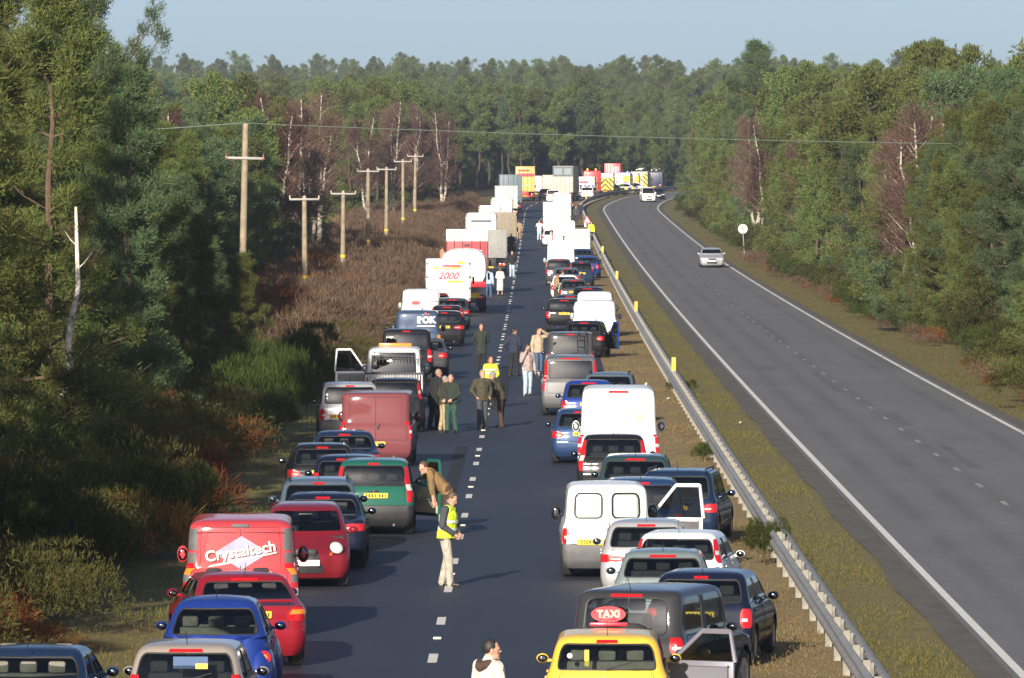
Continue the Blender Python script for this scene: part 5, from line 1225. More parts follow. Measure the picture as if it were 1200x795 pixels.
for lab, px, py, fc, tp, bt, hr, hh, kw in (
 ('balding man in a long black coat beside the dusty red van', 508, 503, 60, 'black', 'black', 'bald', 1.84, dict(lean=.22, arms='front', coat=.25)),
 ('person in an olive jacket and tan trousers with white hair, between two men', 519, 505, 80, 'olive', 'khaki', 'grey', 1.66, dict(lean=.08, arms='pockets')),
 ('man in a dark jacket and green trousers beside the dusty red van', 529, 507, -150, 'dgreen', 'green', 'brown', 1.76, dict(arms='front')),
 ('fair man in an olive jacket standing left in the huddle on the dashed line', 565, 503, 160, 'olive', 'slate', 'fair', 1.80, dict(arms='pockets', stride=.1)),
 ('stooping man in a brown-green jacket on the right of the huddle', 588, 501, -65, 'olive', 'dbrown', 'grey', 1.78, dict(lean=.42, arms='front')),
 ('auburn-haired woman in a bright yellow hi-vis jacket on the dashed line', 575, 478, 165, 'hv', 'black', 'red', 1.70, dict(arms='front', woman=True, bands=True)),
 ('man in a long dark green coat standing behind the hi-vis woman', 564, 434, 175, 'dgreen', 'black', 'bald', 1.80, dict(arms='behind', coat=.3)),
 ('man in a navy jacket with his back turned, right of the dashed line', 602, 441, 25, 'navy', 'black', 'dark', 1.82, dict(arms='pockets', head=R(45))),
 ('man in a pinkish grey jumper and faded jeans holding his face', 618, 464, 150, 'pinkgrey', 'jeans', 'brown', 1.78, dict(arms=('down', 'phone'), nod=.3)),
 ('person in a beige hooded jacket shading the eyes with one hand', 631, 440, 150, 'beige', 'denim', 'brown', 1.80, dict(arms=('forehead', 'down'))),
 ('woman in a long cream dress beside the tanker lorry', 586, 347, 20, 'cream', 'cream', 'brown', 1.70, dict(arms='front', woman=True, skirt=True, coat=.35)),
 ('man in a light blue shirt and jeans walking by the tanker lorry', 572.5, 350, 10, 'ltblue', 'denim', 'dark', 1.78, dict(arms='down', stride=.14)),
 ('man in a dark jacket and grey trousers beside the grey tipper', 600, 325.5, 170, 'black', 'jeans', 'brown', 1.80, dict(arms='pockets')),
 ('man in a white top and pale jeans beside the far white hatchback', 632, 282, 10, 'white', 'jeans', 'fair', 1.80, dict(arms=('reach', 'reach'))),
 ('person in a tan coat standing alone near the far dashed line', 608, 281, 0, 'tan', 'tan', 'dark', 1.75, dict(arms='down', coat=.3)),
 ('person in a peach top on the left verge beside the red lorry', 518, 318, 60, 'peach', 'denim', 'brown', 1.75, dict(arms='rest')),
 ('person in a brown coat leaning on the dark grey hatchback', 651, 356, 70, 'tan', 'olive', 'brown', 1.72, dict(arms='rest', lean=.15)),
 ('person in a beige top next to the person in the brown coat', 659, 351, 60, 'pinkgrey', 'olive', 'brown', 1.70, dict(arms='down')),
 ('person in a green hi-vis top walking along the barrier', 693, 283, 170, 'hv', 'black', 'brown', 1.75, dict(arms='down')),
 ('person in dark clothes at the front of the crowd by the square white lorry', 675, 262, 180, 'slate', 'navy', 'bald', 1.78, dict(arms='pockets')),
 ('person in black on the left of the crowd by the square white lorry', 671, 258, 170, 'black', 'black', 'dark', 1.75, dict(arms='down')),
 ('person in navy on the right of the crowd by the square white lorry', 680, 257, 190, 'navy', 'black', 'dark', 1.80, dict(arms='down')),
 ('man in a dark blue top beside the brown-grey dropside lorry', 599, 300, 170, 'navy', 'navy', 'dark', 1.80, dict(arms='down')),
 ):
    x, y = foot(px, py)
    person(lab, x, y, R(fc), M_VEST if tp == 'hv' else K[tp], K[bt], hr, hh, vox=.014 if y < 260 else .022, **kw)
# scraps of litter on the grass
ml = mat('litter_white', (.75, .74, .70), .7)
for i, (px, py) in enumerate(((758, 451), (783, 468), (690, 368), (742, 376), (868, 497))):
    d = depth(py, .05); b = MB(); v = [(random.uniform(-.09, .09), random.uniform(-.09, .09), random.uniform(0, .10)) for _ in range(8)]
    bm = bmesh.new(); [bm.verts.new(p) for p in v]; bmesh.ops.convex_hull(bm, input=bm.verts[:]); bm.verts.index_update(); me = bpy.data.meshes.new('litter'); bm.to_mesh(me); bm.free(); me.materials.append(ml)
    tag(link('litter', me, None, (at(px, d), d, zg(d)+.03)), 'small white scrap of litter on the grass of the central reservation', 'litter', 'litter on the grass')
# ------------------------------------------------------------------ vegetation
def leaf_mat(name, c1, c2, trans=.25, c3=None):
    m = bpy.data.materials.new(name); t, N, L, b = nodes(m); N.remove(b)
    g = N.new('ShaderNodeNewGeometry'); oi = N.new('ShaderNodeObjectInfo')
    mx = N.new('ShaderNodeMix'); mx.data_type = 'RGBA'; mx.inputs[6].default_value = (*c1, 1); mx.inputs[7].default_value = (*c2, 1); L.new(g.outputs['Random Per Island'], mx.inputs[0])
    h = N.new('ShaderNodeHueSaturation'); L.new(mx.outputs[2], h.inputs['Color'])
    mr = N.new('ShaderNodeMapRange'); mr.inputs['To Min'].default_value = .72; mr.inputs['To Max'].default_value = 1.3; L.new(oi.outputs['Random'], mr.inputs[0]); L.new(mr.outputs[0], h.inputs['Value'])
    mh = N.new('ShaderNodeMapRange'); mh.inputs['To Min'].default_value = .475; mh.inputs['To Max'].default_value = .52; L.new(oi.outputs['Random'], mh.inputs[0]); L.new(mh.outputs[0], h.inputs['Hue'])
    d = N.new('ShaderNodeBsdfDiffuse'); tr = N.new('ShaderNodeBsdfTranslucent'); L.new(h.outputs[0], d.inputs[0]); L.new(h.outputs[0], tr.inputs[0])
    ms = N.new('ShaderNodeMixShader'); ms.inputs[0].default_value = trans; L.new(d.outputs[0], ms.inputs[1]); L.new(tr.outputs[0], ms.inputs[2]); L.new(ms.outputs[0], N['Material Output'].inputs[0])
    MATS[name] = m; return m
M_NEEDLE = leaf_mat('pine_needles', (.070, .100, .028), (.168, .188, .058))
M_NEEDLE_B = leaf_mat('blue_pine_needles', (.056, .092, .042), (.128, .166, .078))
M_GORSE = leaf_mat('gorse_leaves', (.030, .050, .014), (.085, .100, .026))
M_OLIVE = leaf_mat('olive_bush_leaves', (.045, .050, .017), (.10, .088, .030))
M_BRACKEN = leaf_mat('dead_bracken', (.13, .060, .022), (.26, .125, .042))
M_TWIG = leaf_mat('birch_twigs', (.080, .045, .040), (.155, .092, .078), .15)
M_HEATH = leaf_mat('heather_twigs', (.080, .048, .036), (.145, .092, .064), .15)
M_STRAW = leaf_mat('dry_grass', (.24, .17, .07), (.42, .32, .15), .3)
M_BLADE = leaf_mat('grass_blades', (.155, .125, .048), (.27, .20, .095), .3)
M_BLADEG = leaf_mat('green_grass_blades', (.095, .105, .028), (.20, .165, .062), .3)
M_BARK = mat('pine_bark', (.095, .060, .040), .9, vary=.35, scale=3); M_DBARK = mat('dark_bark', (.06, .045, .034), .9, vary=.35, scale=3)
def birch_bark():
    m = bpy.data.materials.new('birch_bark'); t, N, L, b = nodes(m); tc = N.new('ShaderNodeTexCoord'); mp = N.new('ShaderNodeMapping'); mp.inputs['Scale'].default_value = (2, 2, 6); L.new(tc.outputs['Object'], mp.inputs[0])
    n = N.new('ShaderNodeTexNoise'); n.inputs['Scale'].default_value = 1.4; n.inputs['Detail'].default_value = 4; L.new(mp.outputs[0], n.inputs[0]); rp = N.new('ShaderNodeValToRGB'); e = rp.color_ramp.elements
    e[0].position = .40; e[0].color = (.06, .045, .035, 1); e[1].position = .5; e[1].color = (.44, .39, .32, 1); L.new(n.outputs['Fac'], rp.inputs[0]); L.new(rp.outputs[0], b.inputs['Base Color']); b.inputs['Roughness'].default_value = .8; return m
M_BIRCH = birch_bark()
def unit(a): return a/np.maximum(np.linalg.norm(a, axis=1, keepdims=True), 1e-9)
def sprays(P, D, size, n, wid, spread, rg, jit=.08):
    """n narrow triangles per point fanning about direction D"""
    N_ = len(P); P = np.repeat(P, n, 0); D = np.repeat(D, n, 0); sz = np.repeat(np.broadcast_to(size, (N_,)), n)
    d = unit(D+spread*rg.normal(size=D.shape)); b = P+rg.normal(size=P.shape)*jit; ln = sz*rg.uniform(.6, 1.2, len(P))
    s = unit(np.cross(d, rg.normal(size=d.shape)))*(wid*rg.uniform(.7, 1.3, (len(P), 1)))
    mid = b+d*(ln*.45)[:, None]
    return np.stack([b, mid-s, b+d*ln[:, None], mid+s], 1)      # little kites
def quad_mesh(name, Q, m):
    n = len(Q); me = bpy.data.meshes.new(name); me.vertices.add(4*n); me.vertices.foreach_set('co', Q.reshape(-1).astype(np.float32))
    me.loops.add(4*n); me.loops.foreach_set('vertex_index', np.arange(4*n, dtype=np.int32)); me.polygons.add(n)
    me.polygons.foreach_set('loop_start', np.arange(0, 4*n, 4, dtype=np.int32)); me.polygons.foreach_set('loop_total', np.full(n, 4, np.int32))
    me.update(calc_edges=True); me.materials.append(m); return me
def pine(seed, H=12, Rr=2.9, z0=.8, whorls=15, br=6, cl=4, per=16, nn=16, needle=.19, wid=.013, m=M_NEEDLE, bark=M_BARK, flat=0.0, open_=.15, sig=.25):
    """tapered trunk, whorled limbs, and round clumps of needles along the limbs with gaps between them"""
    rg = np.random.default_rng(seed); P = []; D = []; b = MB()
    ks = lin(0, 1, 9); wob = rg.normal(size=(9, 2))*.12*H/12; wob[0] = 0
    tp = [(wob[i, 0], wob[i, 1], k*H*.97) for i, k in enumerate(ks)]
    b.tube(tp, [.0125*H*(1-.88*k)+.012 for k in ks], 7)
    def trunk(z):
        t = min(max(z/(H*.97), 0), 1)*8; i = min(int(t), 7); f = t-i; return np.array(tp[i])*(1-f)+np.array(tp[i+1])*f
    lobe = rg.uniform(0, 6.28, 3)
    for w_ in range(whorls):
        t = min(max((w_+rg.uniform(-.35, .35))/(whorls-1), 0), 1); z = z0+(H*.97-z0)*t
        base_r = (1-t)**.55*(.70+.30*math.sin(t*8+seed)) if not flat else (1-t)**.32*min(1, .4+t*2.0)*(.74+.26*math.sin(t*7+seed))
        for k in range(br):
            if rg.random() < open_: continue
            az = rg.uniform(0, 2*PI); ln = Rr*(base_r+.12)*rg.uniform(.55, 1.2)*(1+.28*math.sin(az*2+lobe[0]+3*t)); rise = .02+.8*t*t+rg.uniform(-.12, .25)
            o = trunk(z); dv = np.array([math.cos(az), math.sin(az), rise]); dv /= np.linalg.norm(dv); lat = np.array([-math.sin(az), math.cos(az), 0])
            s1 = o+dv*ln*.6; s2 = s1+(dv+np.array([0, 0, .4]))*ln*.4
            if ln > .6: b.tube([o, s1, s2], [.011*ln+.014, .009*ln+.008, .006], 4)
            for c_ in range(max(2, int(cl*(.45+.7*ln/Rr)))):
                s = rg.uniform(.42, 1.04); c0 = (o+(s1-o)*min(s/.6, 1)+(s2-s1)*max(0, (s-.6)/.4))+lat*rg.normal()*.20*ln*(1.25-s)+np.array([0, 0, rg.normal()*.10])
                if c_: b.tube([o+(s1-o)*min(s/.6, .9), c0], [.014, .005], 3)
                q = rg.normal(size=(per, 3)); q /= np.linalg.norm(q, axis=1, keepdims=True); q *= rg.uniform(.35, 1.0, (per, 1))*np.array([1, 1, .72])*sig*rg.uniform(.8, 1.35)*1.5
                P.append(c0+q); D.append(q/(sig*1.5)+dv*.35+np.array([0, 0, .55]))
    P = np.concatenate(P); D = np.concatenate(D)
    return quad_mesh('crown', sprays(P, D, needle, nn, wid, .75, rg, needle*.4), m), b.mesh('trunk', bark)
def birch(seed, H=11, Rr=2.2, n=900, nn=5, stems=2, wid=.012, m=M_TWIG, bark=M_BIRCH, rad=.011, lim=26):
    rg = np.random.default_rng(seed); b = MB(); P = []; D = []
    for s_ in range(stems):
        az = rg.uniform(0, 2*PI); ln = rg.uniform(.02, .16); pts = [np.array([math.cos(az)*ln*H*k**1.3+rg.normal()*.08, math.sin(az)*ln*H*k**1.3+rg.normal()*.08, H*k*(1-.08*s_)]) for k in lin(0, 1, 8)]
        b.tube(pts, [rad*H*(1-.80*k)+.012 for k in lin(0, 1, 8)], 7)
        for k in range(lim):
            t = rg.uniform(.28, .97); i = min(int(t*7), 6); o = pts[i]+(pts[i+1]-pts[i])*(t*7-i); a2 = rg.uniform(0, 2*PI); l2 = Rr*(1.1-t)*rg.uniform(.5, 1.2)+.35
            dv = np.array([math.cos(a2), math.sin(a2), rg.uniform(.7, 1.5)]); dv /= np.linalg.norm(dv); e_ = o+dv*l2; b.tube([o, (o+e_)/2+np.array([0, 0, -.05]), e_], [.022, .016, .006], 4)
            q = max(4, int(n/stems/lim)); tt = rg.uniform(.25, 1.1, q)[:, None]; P.append(o+(e_-o)*tt+rg.normal(size=(q, 3))*.22); D.append(np.tile(dv, (q, 1)))
    P = np.concatenate(P); D = np.concatenate(D)
    return quad_mesh('crown', sprays(P, D, .62, nn, wid, .38, rg), m), b.mesh('trunk', bark)
def bush(seed, H=1.8, Rr=1.3, n=420, nn=7, size=.26, wid=.03, up=.7, spread=.55, m=M_GORSE):
    rg = np.random.default_rng(seed); c = rg.normal(size=(7, 3))*np.array([.5, .5, .22])*Rr; c[:, 2] = np.abs(c[:, 2])+.25*H; k = rg.integers(0, 7, n)
    d = unit(rg.normal(size=(n, 3))); d[:, 2] = np.abs(d[:, 2]); r_ = rg.uniform(.45, 1.0, (n, 1))**.5
    P = c[k]+d*r_*np.array([Rr*.55, Rr*.55, H*.55]); P[:, 2] = np.minimum(np.abs(P[:, 2]), H)
    D = d*(1-up)+np.array([0, 0, up]); return sprays(P, D, size, nn, wid, spread, rg, .04)
NEAR = [pine(1, 12, 3.0, .5, 17, 7, 5), pine(2, 12, 2.7, .4, 18, 7, 5, m=M_NEEDLE_B), pine(3, 12, 3.3, 1.2, 15, 7, 6, open_=.2), pine(4, 12, 3.1, 2.2, 14, 7, 6, flat=1, m=M_NEEDLE_B), pine(5, 12, 2.9, .5, 17, 7, 5)]
MID = [pine(11, 12, 3.0, .4, 14, 6, 4, 10, 9, .27, .026), pine(12, 12, 2.7, .5, 14, 6, 4, 10, 9, .27, .026, M_NEEDLE_B), pine(13, 12, 3.2, 1.0, 13, 6, 4, 10, 9, .27, .026), pine(14, 12, 3.0, 1.8, 12, 6, 5, 10, 9, .27, .026, M_NEEDLE_B, flat=1)]
TALL = [pine(21, 15, 3.0, 6.5, 9, 6, 5, 9, 7, .36, .045, bark=M_DBARK, flat=1, sig=.32), pine(22, 15, 2.7, 6.0, 9, 6, 5, 9, 7, .36, .045, M_NEEDLE_B, bark=M_DBARK, flat=1, sig=.32), pine(23, 15, 2.9, 5.0, 10, 6, 5, 9, 7, .36, .045, M_NEEDLE, flat=1, bark=M_DBARK, sig=.32)]
BIRT = birch(35, 9, 1.0, 60, 4, stems=1, rad=.019, lim=9, bark=mat('pale_birch_bark', (.60, .55, .47), .8, vary=.45, scale=5))
BIR = [birch(31, n=1600, nn=5, stems=3), birch(32, n=1600, nn=5, stems=3), birch(33, n=1500, nn=5, stems=2)]
GOR = [quad_mesh('foliage', bush(41+i, 1.8, 1.4, 900, 14, .15, .011, m=M_GORSE), M_GORSE) for i in range(3)]
BRO = [quad_mesh('foliage', bush(51+i, 2.4, 1.5, 800, 11, .38, .009, up=.85, spread=.32), M_GORSE) for i in range(2)]
OLI = [quad_mesh('foliage', bush(61+i, 1.9, 1.5, 800, 13, .16, .013), M_OLIVE) for i in range(2)]
BRK = [quad_mesh('fronds', bush(71+i, 1.0, 1.3, 520, 11, .34, .010, up=.5, spread=.6), M_BRACKEN) for i in range(2)]
HEA = [quad_mesh('twigs', bush(81+i, 1.6, 1.4, 480, 8, .40, .014, up=.7, spread=.5), M_HEATH) for i in range(3)]
STEM = MB().tube([(0, 0, 0), (.03, 0, .35), (.1, .03, .8)], [.05, .04, .02], 5).tube([(0, 0, 0), (-.1, .08, .7)], [.04, .02], 5).mesh('stem', M_DBARK)
def plant(name, label, cat, group, x, y, meshes, sc, parts, rz=None, dz=0.0):
    r = empty(name, (x, y, zg(y)+dz), random.uniform(0, 6.28) if rz is None else rz); tag(r, label, cat, group); r.scale = sc if hasattr(sc, '__len__') else (sc, sc, sc)
    for nm, me in zip(parts, meshes): link(nm, me, r)
    return r
def redge(y): return max(18.3+.6*math.sin(y*.05), RE(y)+RW(y)+2.6)
# ---- the pines: candidates on both sides, the largest in view become trees of their own
cand = []
def row(side, xf, y0, y1, gap, hs, kind, jit=1.0):
    y = y0
    while y < y1:
        yy = y+random.uniform(-.4, .4)*gap(y); cand.append((yy, xf(yy)+random.uniform(-jit, jit), hs()*1.0, side, kind)); y += gap(y)
hr = lambda: random.uniform(9.2, 12.6)
for k, o in enumerate((2.6, 6.0, 9.8, 14, 19)):
    row('R', lambda y, o=o: redge(y)+o, 165+k*2, 985, lambda y: 3.1+.0035*y, (lambda: random.uniform(6.5, 11.0)) if k == 0 else hr if k < 3 else (lambda: random.uniform(10.5, 13.6)), 'B')
def ledge(y): return (-10.2-max(0, 215-y)*.012 if y < 262 else -15.6-(y-262)*.006) if y < 545 else (-34-(y-545)*.02 if y < 705 else -13.5-(y-705)*.0)
for k, o in enumerate((0, 3.6, 7.4, 11.5)):
    row('L', lambda y, o=o: ledge(y)-o, 128, 545, lambda y: 3.6+.003*y, (lambda: random.uniform(8, 10.0)) if k < 1 else (lambda: random.uniform(9, 11.3)), 'B')
    row('L', lambda y, o=o: ledge(y)-o, 548+k*3, 985, lambda y: 5.2, lambda: random.uniform(9.5, 12.5), 'T' if k > 1 else 'B')
for y in (74, 84, 93, 101): cand.append((y, -13.7+random.uniform(-.8, .8), random.uniform(9, 10.8), 'L', 'B'))
for y, x_ in ((108, -12.6), (104, -12.3), (112, -13.0), (117, -13.2), (119, -14.4), (129, -16.4), (122, -16.5)): cand.append((y, x_, random.uniform(9.5, 11.5), 'L', 'B'))
for y in (66, 80, 92, 104, 114): cand.append((y, -20+random.uniform(-1, 1), random.uniform(12, 15), 'L', 'B'))
# keep the line of poles, the sight of the clearing and the young edge trees as in the photograph
young = [(150, -13.4, 11.5), (163, -13.2, 13.2), (176, -12.2, 12.6), (187, -14.8, 14.2), (196, -11.3, 10.8), (205, -13.9, 12.8), (214, -12.4, 10.4), (224, -13.9, 11.0), (229, -11.3, 7.6), (233, -9.5, 4.9), (240, -13.9, 9.2), (252, -15.6, 10.6), (222, -10.4, 6.3), (139, -14.2, 12.5), (131, -13.4, 11.8), (250, -10.3, 4.0), (241, -9.7, 4.2), (258, -11.4, 4.6)]
cand = [c for c in cand if not (c[3] == 'L' and 126 < c[0] < 262 and c[1] > -16.6)]+[(y, x, h, 'L', 'Y') for y, x, h in young]
def inview(y, x, m=4.5): return abs(x) < .077*y+m
vis = sorted([c for c in cand if inview(c[0], c[1]) or c[0] < 126], key=lambda c: c[0]+(0 if c[3] == 'L' else 3*max(0, c[1]-redge(c[0])-7)))
IND = vis[:288]; REST = vis[288:]
def pine_label(c):
    y, x, h, sd, k = c
    if sd == 'R': return ('pine in the wood along the right-hand verge near the bridge', 'pine in the wood along the right-hand verge, middle stretch', 'pine in the wood along the right-hand verge, near the bend')[0 if y < 330 else 1 if y < 560 else 2]
    if y < 126: return 'pine behind the left edge of the view that throws shade over the verge'
    if y < 262: return 'dense green pine in the tall wood at the left edge of the photograph'
    return 'dark pine in the wood behind the wooden poles' if y < 545 else 'pine at the back of the tan clearing beyond the poles'
GR = dict(R='pines along the right-hand verge', L='pines in the left-hand wood')
far_src = []
for c in IND:
    y, x, h, sd, k = c; s = h/12
    lib = NEAR if y < 330 else MID
    i = random.randrange(len(lib)) if k != 'Y' else random.choice([0, 1, 2, 4])
    if k == 'T': lib = TALL; i = random.randrange(3); s = h/13
    cr, tk = lib[i]
    wide = s*random.uniform(.92, 1.15)
    t = plant('pine_tree', pine_label(c), 'tree', GR[sd], x, y, (cr, tk), (wide, wide, s), ('crown', 'trunk'))
    if y > 330 and len(far_src) < 5 and lib is MID: far_src.append(t)
# a big spreading pine that stands out over the right-hand wood, and the broken one top left
d = 620; plant('pine_tree', 'broad dark pine rising above the right-hand wood against the sky', 'tree', GR['R'], at(885, d), d, NEAR[3], (1.35, 1.35, 1.50), ('crown', 'trunk'))
d = 205; plant('pine_tree', 'gaunt pine top sticking up above the left-hand wood', 'tree', GR['L'], at(100, d), d, NEAR[3], (.75, .75, 1.16), ('crown', 'trunk'), 1.0)
tl_src = []
for k in range(3): tl_src.append(plant('pine_tree', 'tall bare-stemmed pine in the dark wood across the end of the road', 'tree', 'tall pines at the end of the road', at(560+k*70, 1000+3*k), 1000+3*k, TALL[k], 1.0, ('crown', 'trunk')))
# ---- birches
for lab, px, py, d, h, i in (('pale birch trunk standing in the dark shade at the left edge', 66, 0, 164, .78, 2), ('bare purple-brown birch in front of the dark left wood', 0, -14.2, 455, 1.1, 1), ('bare purple-brown birch beside the tallest wooden pole', 0, -16.5, 318, .95, 0),
    ('bare pale-stemmed birch behind the farthest wooden pole', 0, -12.0, 668, 1.15, 1), ('bare pale-stemmed birch right of the farthest wooden pole', 0, -10.2, 690, 1.1, 0), ('bare birch left of the farthest wooden pole', 0, -14.6, 660, 1.05, 2), ('bare purple birch between the two nearest wooden poles', 328, 0, 440, 1.1, 2), ('bare purple birch above the second wooden pole', 372, 0, 478, 1.15, 0), ('bare birch in the gap right of the farthest pole', 520, 0, 720, 1.05, 1)):
    x = at(px, d) if px else py
    t = plant('birch_tree', lab, 'tree', 'bare birches', x, d, BIRT if 'shade' in lab else BIR[i], h, ('crown', 'trunk'))
    if 'shade' in lab: t.rotation_euler = (0, R(7.5), .2)
rb = [(at(px, d) and d, at(px, d), h) for px, d, h in ((1078, 331, 1.0), (1066, 337, .95), (1092, 339, .96), (1054, 345, .9), (885, 556, 1.0), (897, 544, .95), (872, 574, 1.0), (945, 477, .92), (958, 468, .88),
    (826, 790, .95), (1185, 290, .8), (1012, 420, .8))]
for k, (y, x, h) in enumerate(rb):
    plant('birch_tree', ('bare reddish birch with pale stems among the right-hand pines' if y < 420 else 'bare reddish birch among the far right-hand pines'), 'tree', 'bare birches in the right-hand wood', x, y, BIR[k % 3], (h*1.1, h*1.1, h), ('crown', 'trunk'))
# ---- bushes
y = 150.0; k = 0
while y < 830:
    for o in (0.0, 1.6):
        if random.random() < .85 and inview(y, redge(y)+o, 2) and not (470 < y < 534 and o == 0):
            me = random.choice(GOR+OLI+OLI+(BRO if y < 300 else GOR)); s = random.uniform(.7, 1.25)*(1 if o else .8); bx_ = redge(y)+.8+o+random.uniform(-.5, .5); k += 1
            plant('gorse_bush', 'gorse bush fringing the right-hand verge near the bridge' if y < 330 else 'gorse bush fringing the far right-hand verge', 'bush', 'bushes fringing the right-hand wood', bx_, y+random.uniform(-1, 1), (me, STEM), (s, s, s*random.uniform(.8, 1.2)), ('foliage', 'stem'))
    y += 2.9+.006*y
for lab, px, py, me, s in (('large green broom bush on the left verge beside the dusty red van', 322, 505, BRO[0], 1.05), ('green broom bush just beyond the large one on the left verge', 350, 462, BRO[1], .95), ('dark broom bush left of the large green one', 268, 500, BRO[1], 1.0), ('green bush low on the verge by the black hatchback', 300, 520, GOR[0], .8),
    ('bushy gorse growing through the crash barrier', 896, 664, GOR[1], (.27, .27, .56)), ('small gorse tuft at the foot of the barrier by the large white van', 824, 541, GOR[0], .30), ('tiny tuft by the barrier beyond the yellow marker', 797, 462, GOR[0], .3), 
    ('dark bush under the left pines above the red van', 150, 650, GOR[0], 1.1), ('dark bush in the shade at the lower left', 40, 690, GOR[2], 1.2), ('shaded bush below the pale birch trunk', 95, 600, GOR[1], 1.2)):
    d = depth(py, 0); plant('gorse_bush' if me not in BRO else 'broom_bush', lab, 'bush', 'bushes on the verges', at(px, d), d, (me, STEM), s, ('foliage', 'stem'))
for lab, px, py, s in (('orange-brown bracken clump above the red panel van', 195, 615, 1.15), ('orange-brown bracken clump further left of the red panel van', 150, 655, 1.1), ('bracken clump on the verge beyond the shaded hollow', 215, 575, 1.0), ('bracken clump low at the left under the pines', 95, 665, .9)):
    d = depth(py, 0); plant('bracken_clump', lab, 'fern', 'bracken on the left verge', at(px, d), d, (BRK[0],), s, ('fronds',))
# ---- stuff: the far wood, scrub, bracken, grass
def scatter(name, pts, meshes, m, seed=5, smin=.7, smax=1.3):
    """copies of small plants merged into one mesh"""
    rg = np.random.default_rng(seed); out = []
    src = [np.array([v.co[:] for v in me.vertices], np.float32).reshape(-1, 4, 3) for me in meshes]
    for x, y, z, s in pts:
        q = src[rg.integers(len(src))]; a = rg.uniform(0, 2*PI); c_, s_ = math.cos(a), math.sin(a); M = np.array([[c_, s_, 0], [-s_, c_, 0], [0, 0, 1]], np.float32)
        out.append((q @ M)*s*rg.uniform(smin, smax)+np.array([x, y, z], np.float32))
    o = link(name, quad_mesh(name, np.concatenate(out), m)); tag(o, kind='stuff'); return o
def thin(me, k):
    Q = np.array([v.co[:] for v in me.vertices], np.float32).reshape(-1, 4, 3); return quad_mesh(me.name, Q[::k], me.materials[0])
HEAt = [thin(m_, 3) for m_ in HEA]; BRKt = [thin(m_, 3) for m_ in BRK]; OLIt = [thin(m_, 3) for m_ in OLI]
pts = []; pb = []; po = []
for _ in range(2200):
    y = 235+(random.random()**.8)*560; x = random.uniform(ledge(y)-1.0 if not 545 < y < 705 else -15, LE(y)-1.6-.0008*y)
    if y < 320 and x < -9.6 and random.random() < .6: pb.append((x, y, zg(y), random.uniform(.7, 1.1)))
    elif y < 300 and random.random() < .25: po.append((x, y, zg(y), random.uniform(.5, .8)))
    else: pts.append((x, y, zg(y), random.uniform(.6, 1.1)*(1 if x < LE(y)-3.2 else .6)))
for _ in range(170):
    y = random.uniform(300, 430); pb.append((random.uniform(-16, -10.5), y, zg(y), random.uniform(.9, 1.5)))
for _ in range(150):
    y = random.uniform(96, 200); x = random.uniform(-12.5, -7.4-.004*(y-96))
    (pb if random.random() < .4 else po).append((x, y, zg(y), random.uniform(.5, .9)))
for _ in range(45):
    y = random.uniform(215, 520); (pb if random.random() < .3 else pts).append((redge(y)-.6+random.random()*1.2, y, zg(y), random.uniform(.3, .55)))
scatter('heather_scrub', pts, HEAt, M_HEATH); 
for _ in range(90):
    y = random.uniform(128, 235); x = random.uniform(-13.5, -8.0)
    (pb if random.random() < .7 else po).append((x, y, zg(y), random.uniform(.6, 1.0)))
scatter('bracken', pb, BRKt, M_BRACKEN); scatter('undergrowth', po, OLIt, M_OLIVE)
def blades(name, n, xf, y0, y1, m, ln=.16, wid=.012, pw=1.6, seed=9, per=5):
    rg = np.random.default_rng(seed); y = y0+(y1-y0)*rg.random(n)**pw; u = rg.random(n); P = np.stack([np.array([xf(a, b) for a, b in zip(y, u)]), y, np.array([zg(a)+.015 for a in y])], 1)
    cl = np.sin(P[:, 0]*1.9+1)*np.sin(P[:, 1]*.55)+.6*np.sin(P[:, 0]*.7+P[:, 1]*.21); sz = ln*np.clip(.75+.5*cl, .3, 1.6)
    o = link(name, quad_mesh(name, sprays(P, np.tile([0, 0, 1.0], (n, 1)), sz, per, wid, .42, rg, .05), m)); tag(o, kind='stuff')
blades('grass', 13000, lambda y, u: LX(y)+4.3+u*2.1, 88, 420, M_BLADE, .08, .006)
blades('grass', 15000, lambda y, u: 4.95+cx(y)+u*(RE(y)-.9-4.95-cx(y)), 88, 420, M_BLADEG, .09, .006, seed=19)
blades('grass', 9000, lambda y, u: LE(y)-.5-u*4.6, 88, 420, M_BLADEG, .12, .008, seed=10)
blades('grass', 9000, lambda y, u: RE(y)+RW(y)+.6+u*3.2, 170, 700, M_BLADEG, .12, .010, seed=12)
blades('dry_grass', 6000, lambda y, u: -31+u*18.5, 548, 760, M_STRAW, .8, .05, 1.0, seed=13, per=4)
strip('clearing', lambda y: -60.0, lambda y: -12.8, .016, ramp_surface('straw_ground', [(.35, (.22, .15, .06)), (.6, (.36, .27, .12))], [(.2, .5), (2, .5)]), [y for y in ST if 552 <= y <= 708], 3)

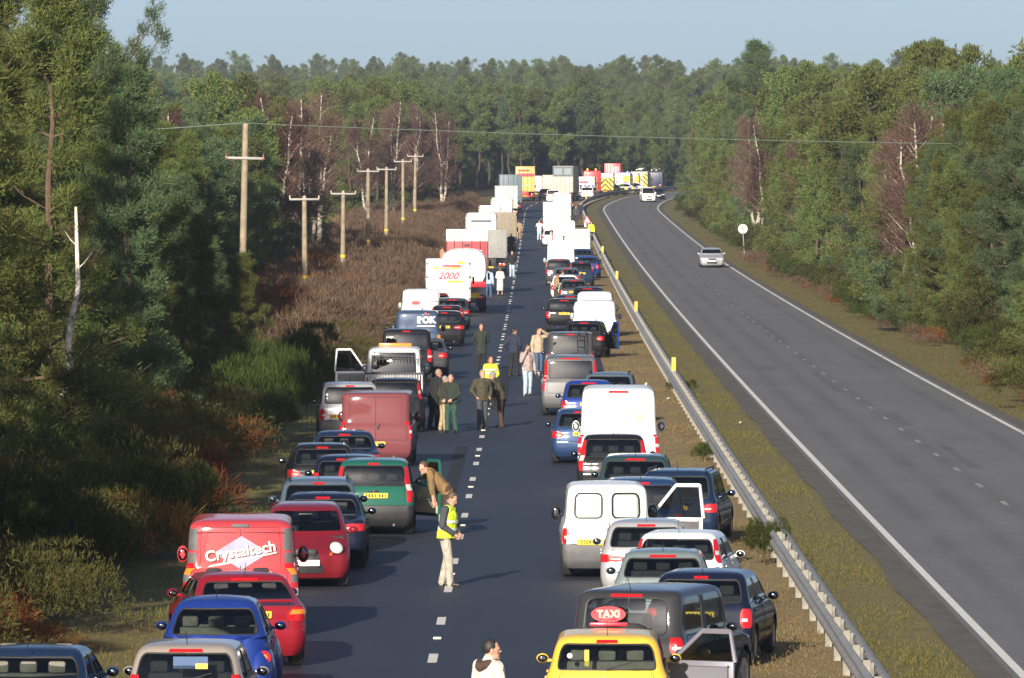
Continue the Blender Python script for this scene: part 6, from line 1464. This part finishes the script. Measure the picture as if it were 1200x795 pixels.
def gn_wood(name, pts, sources):
    """one object: trees of the sources scattered on its points"""
    me = bpy.data.meshes.new(name); me.from_pydata([p[:3] for p in pts], [], []); a = me.attributes.new('size', 'FLOAT', 'POINT'); a.data.foreach_set('value', [p[3] for p in pts])
    o = link(name, me); tag(o, kind='stuff'); g = bpy.data.node_groups.new(name, 'GeometryNodeTree'); g.interface.new_socket('Geometry', in_out='INPUT', socket_type='NodeSocketGeometry'); g.interface.new_socket('Geometry', in_out='OUTPUT', socket_type='NodeSocketGeometry')
    N, L = g.nodes, g.links; gi = N.new('NodeGroupInput'); go = N.new('NodeGroupOutput'); ip = N.new('GeometryNodeInstanceOnPoints'); ip.inputs['Pick Instance'].default_value = True
    jn = N.new('GeometryNodeJoinGeometry')
    for s in sources:
        j2 = N.new('GeometryNodeJoinGeometry')
        for ch in s.children:
            oi = N.new('GeometryNodeObjectInfo'); oi.inputs['Object'].default_value = ch; oi.transform_space = 'ORIGINAL'; L.new(oi.outputs['Geometry'], j2.inputs[0])
        ti = N.new('GeometryNodeGeometryToInstance'); L.new(j2.outputs[0], ti.inputs[0]); L.new(ti.outputs[0], jn.inputs[0])
    rv_ = N.new('FunctionNodeRandomValue'); rv_.data_type = 'FLOAT_VECTOR'; rv_.inputs[1].default_value = (0, 0, 6.28); L.new(rv_.outputs[0], ip.inputs['Rotation'])
    ri = N.new('FunctionNodeRandomValue'); ri.data_type = 'INT'; ri.inputs[4].default_value = 0; ri.inputs[5].default_value = len(sources)-1; ri.inputs['Seed'].default_value = 4; L.new(ri.outputs[2], ip.inputs['Instance Index'])
    na = N.new('GeometryNodeInputNamedAttribute'); na.data_type = 'FLOAT'; na.inputs[0].default_value = 'size'; L.new(na.outputs[0], ip.inputs['Scale'])
    L.new(gi.outputs[0], ip.inputs['Points']); L.new(jn.outputs[0], ip.inputs['Instance']); L.new(ip.outputs[0], go.inputs[0]); md = o.modifiers.new('scatter', 'NODES'); md.node_group = g; return o
near_far = [(x, y, zg(y), h/12) for y, x, h, sd, k in REST]
fw = []; y = 1010.0
while y < 2750:
    hwid = .079*y+12; x = -hwid
    gap = 4.6+(y-1000)*.0035
    while x < hwid:
        fw.append((x+random.uniform(-.4, .4)*gap, y+random.uniform(-.45, .45)*gap*1.3, 0, random.uniform(.72, 1.18)*(1+.14*math.sin(x*.05)*math.sin(y*.021)))); x += gap
    y += gap*1.5
def on_road(x, y): return 985 < y < 1160 and RE(y)-19 < x < RE(y)+12
fw = [(x, y, zg(y)+2.5*math.sin(x*.011+y*.004), s) for x, y, _, s in fw if not on_road(x, y)]
edge = []
x = -95
while x < 95:
    for k in range(3):
        yy = 990+k*7+random.uniform(-2.5, 2.5)
        if not on_road(x, yy) and not (RE(yy)-18 < x < RE(yy)+RW(yy)+5): edge.append((x+random.uniform(-1.4, 1.4), yy, zg(yy), random.uniform(.9, 1.1)))
    x += 3.6
gn_wood('far_wood', fw+near_far, far_src+tl_src[:1]); gn_wood('far_wood_edge', edge, tl_src)
# ------------------------------------------------------------------ the air between
hz = bpy.data.materials.new('haze_air'); t, N, L, b = nodes(hz); N.remove(b)
pv = N.new('ShaderNodeVolumePrincipled'); pv.inputs['Color'].default_value = (.66, .80, 1.0, 1); pv.inputs['Density'].default_value = .00013; pv.inputs['Anisotropy'].default_value = .2
L.new(pv.outputs[0], N['Material Output'].inputs['Volume'])
o = MB().box(-420, 420, -30, 3600, -1.5, 112).build('haze', hz, None, 0); tag(o, kind='stuff')
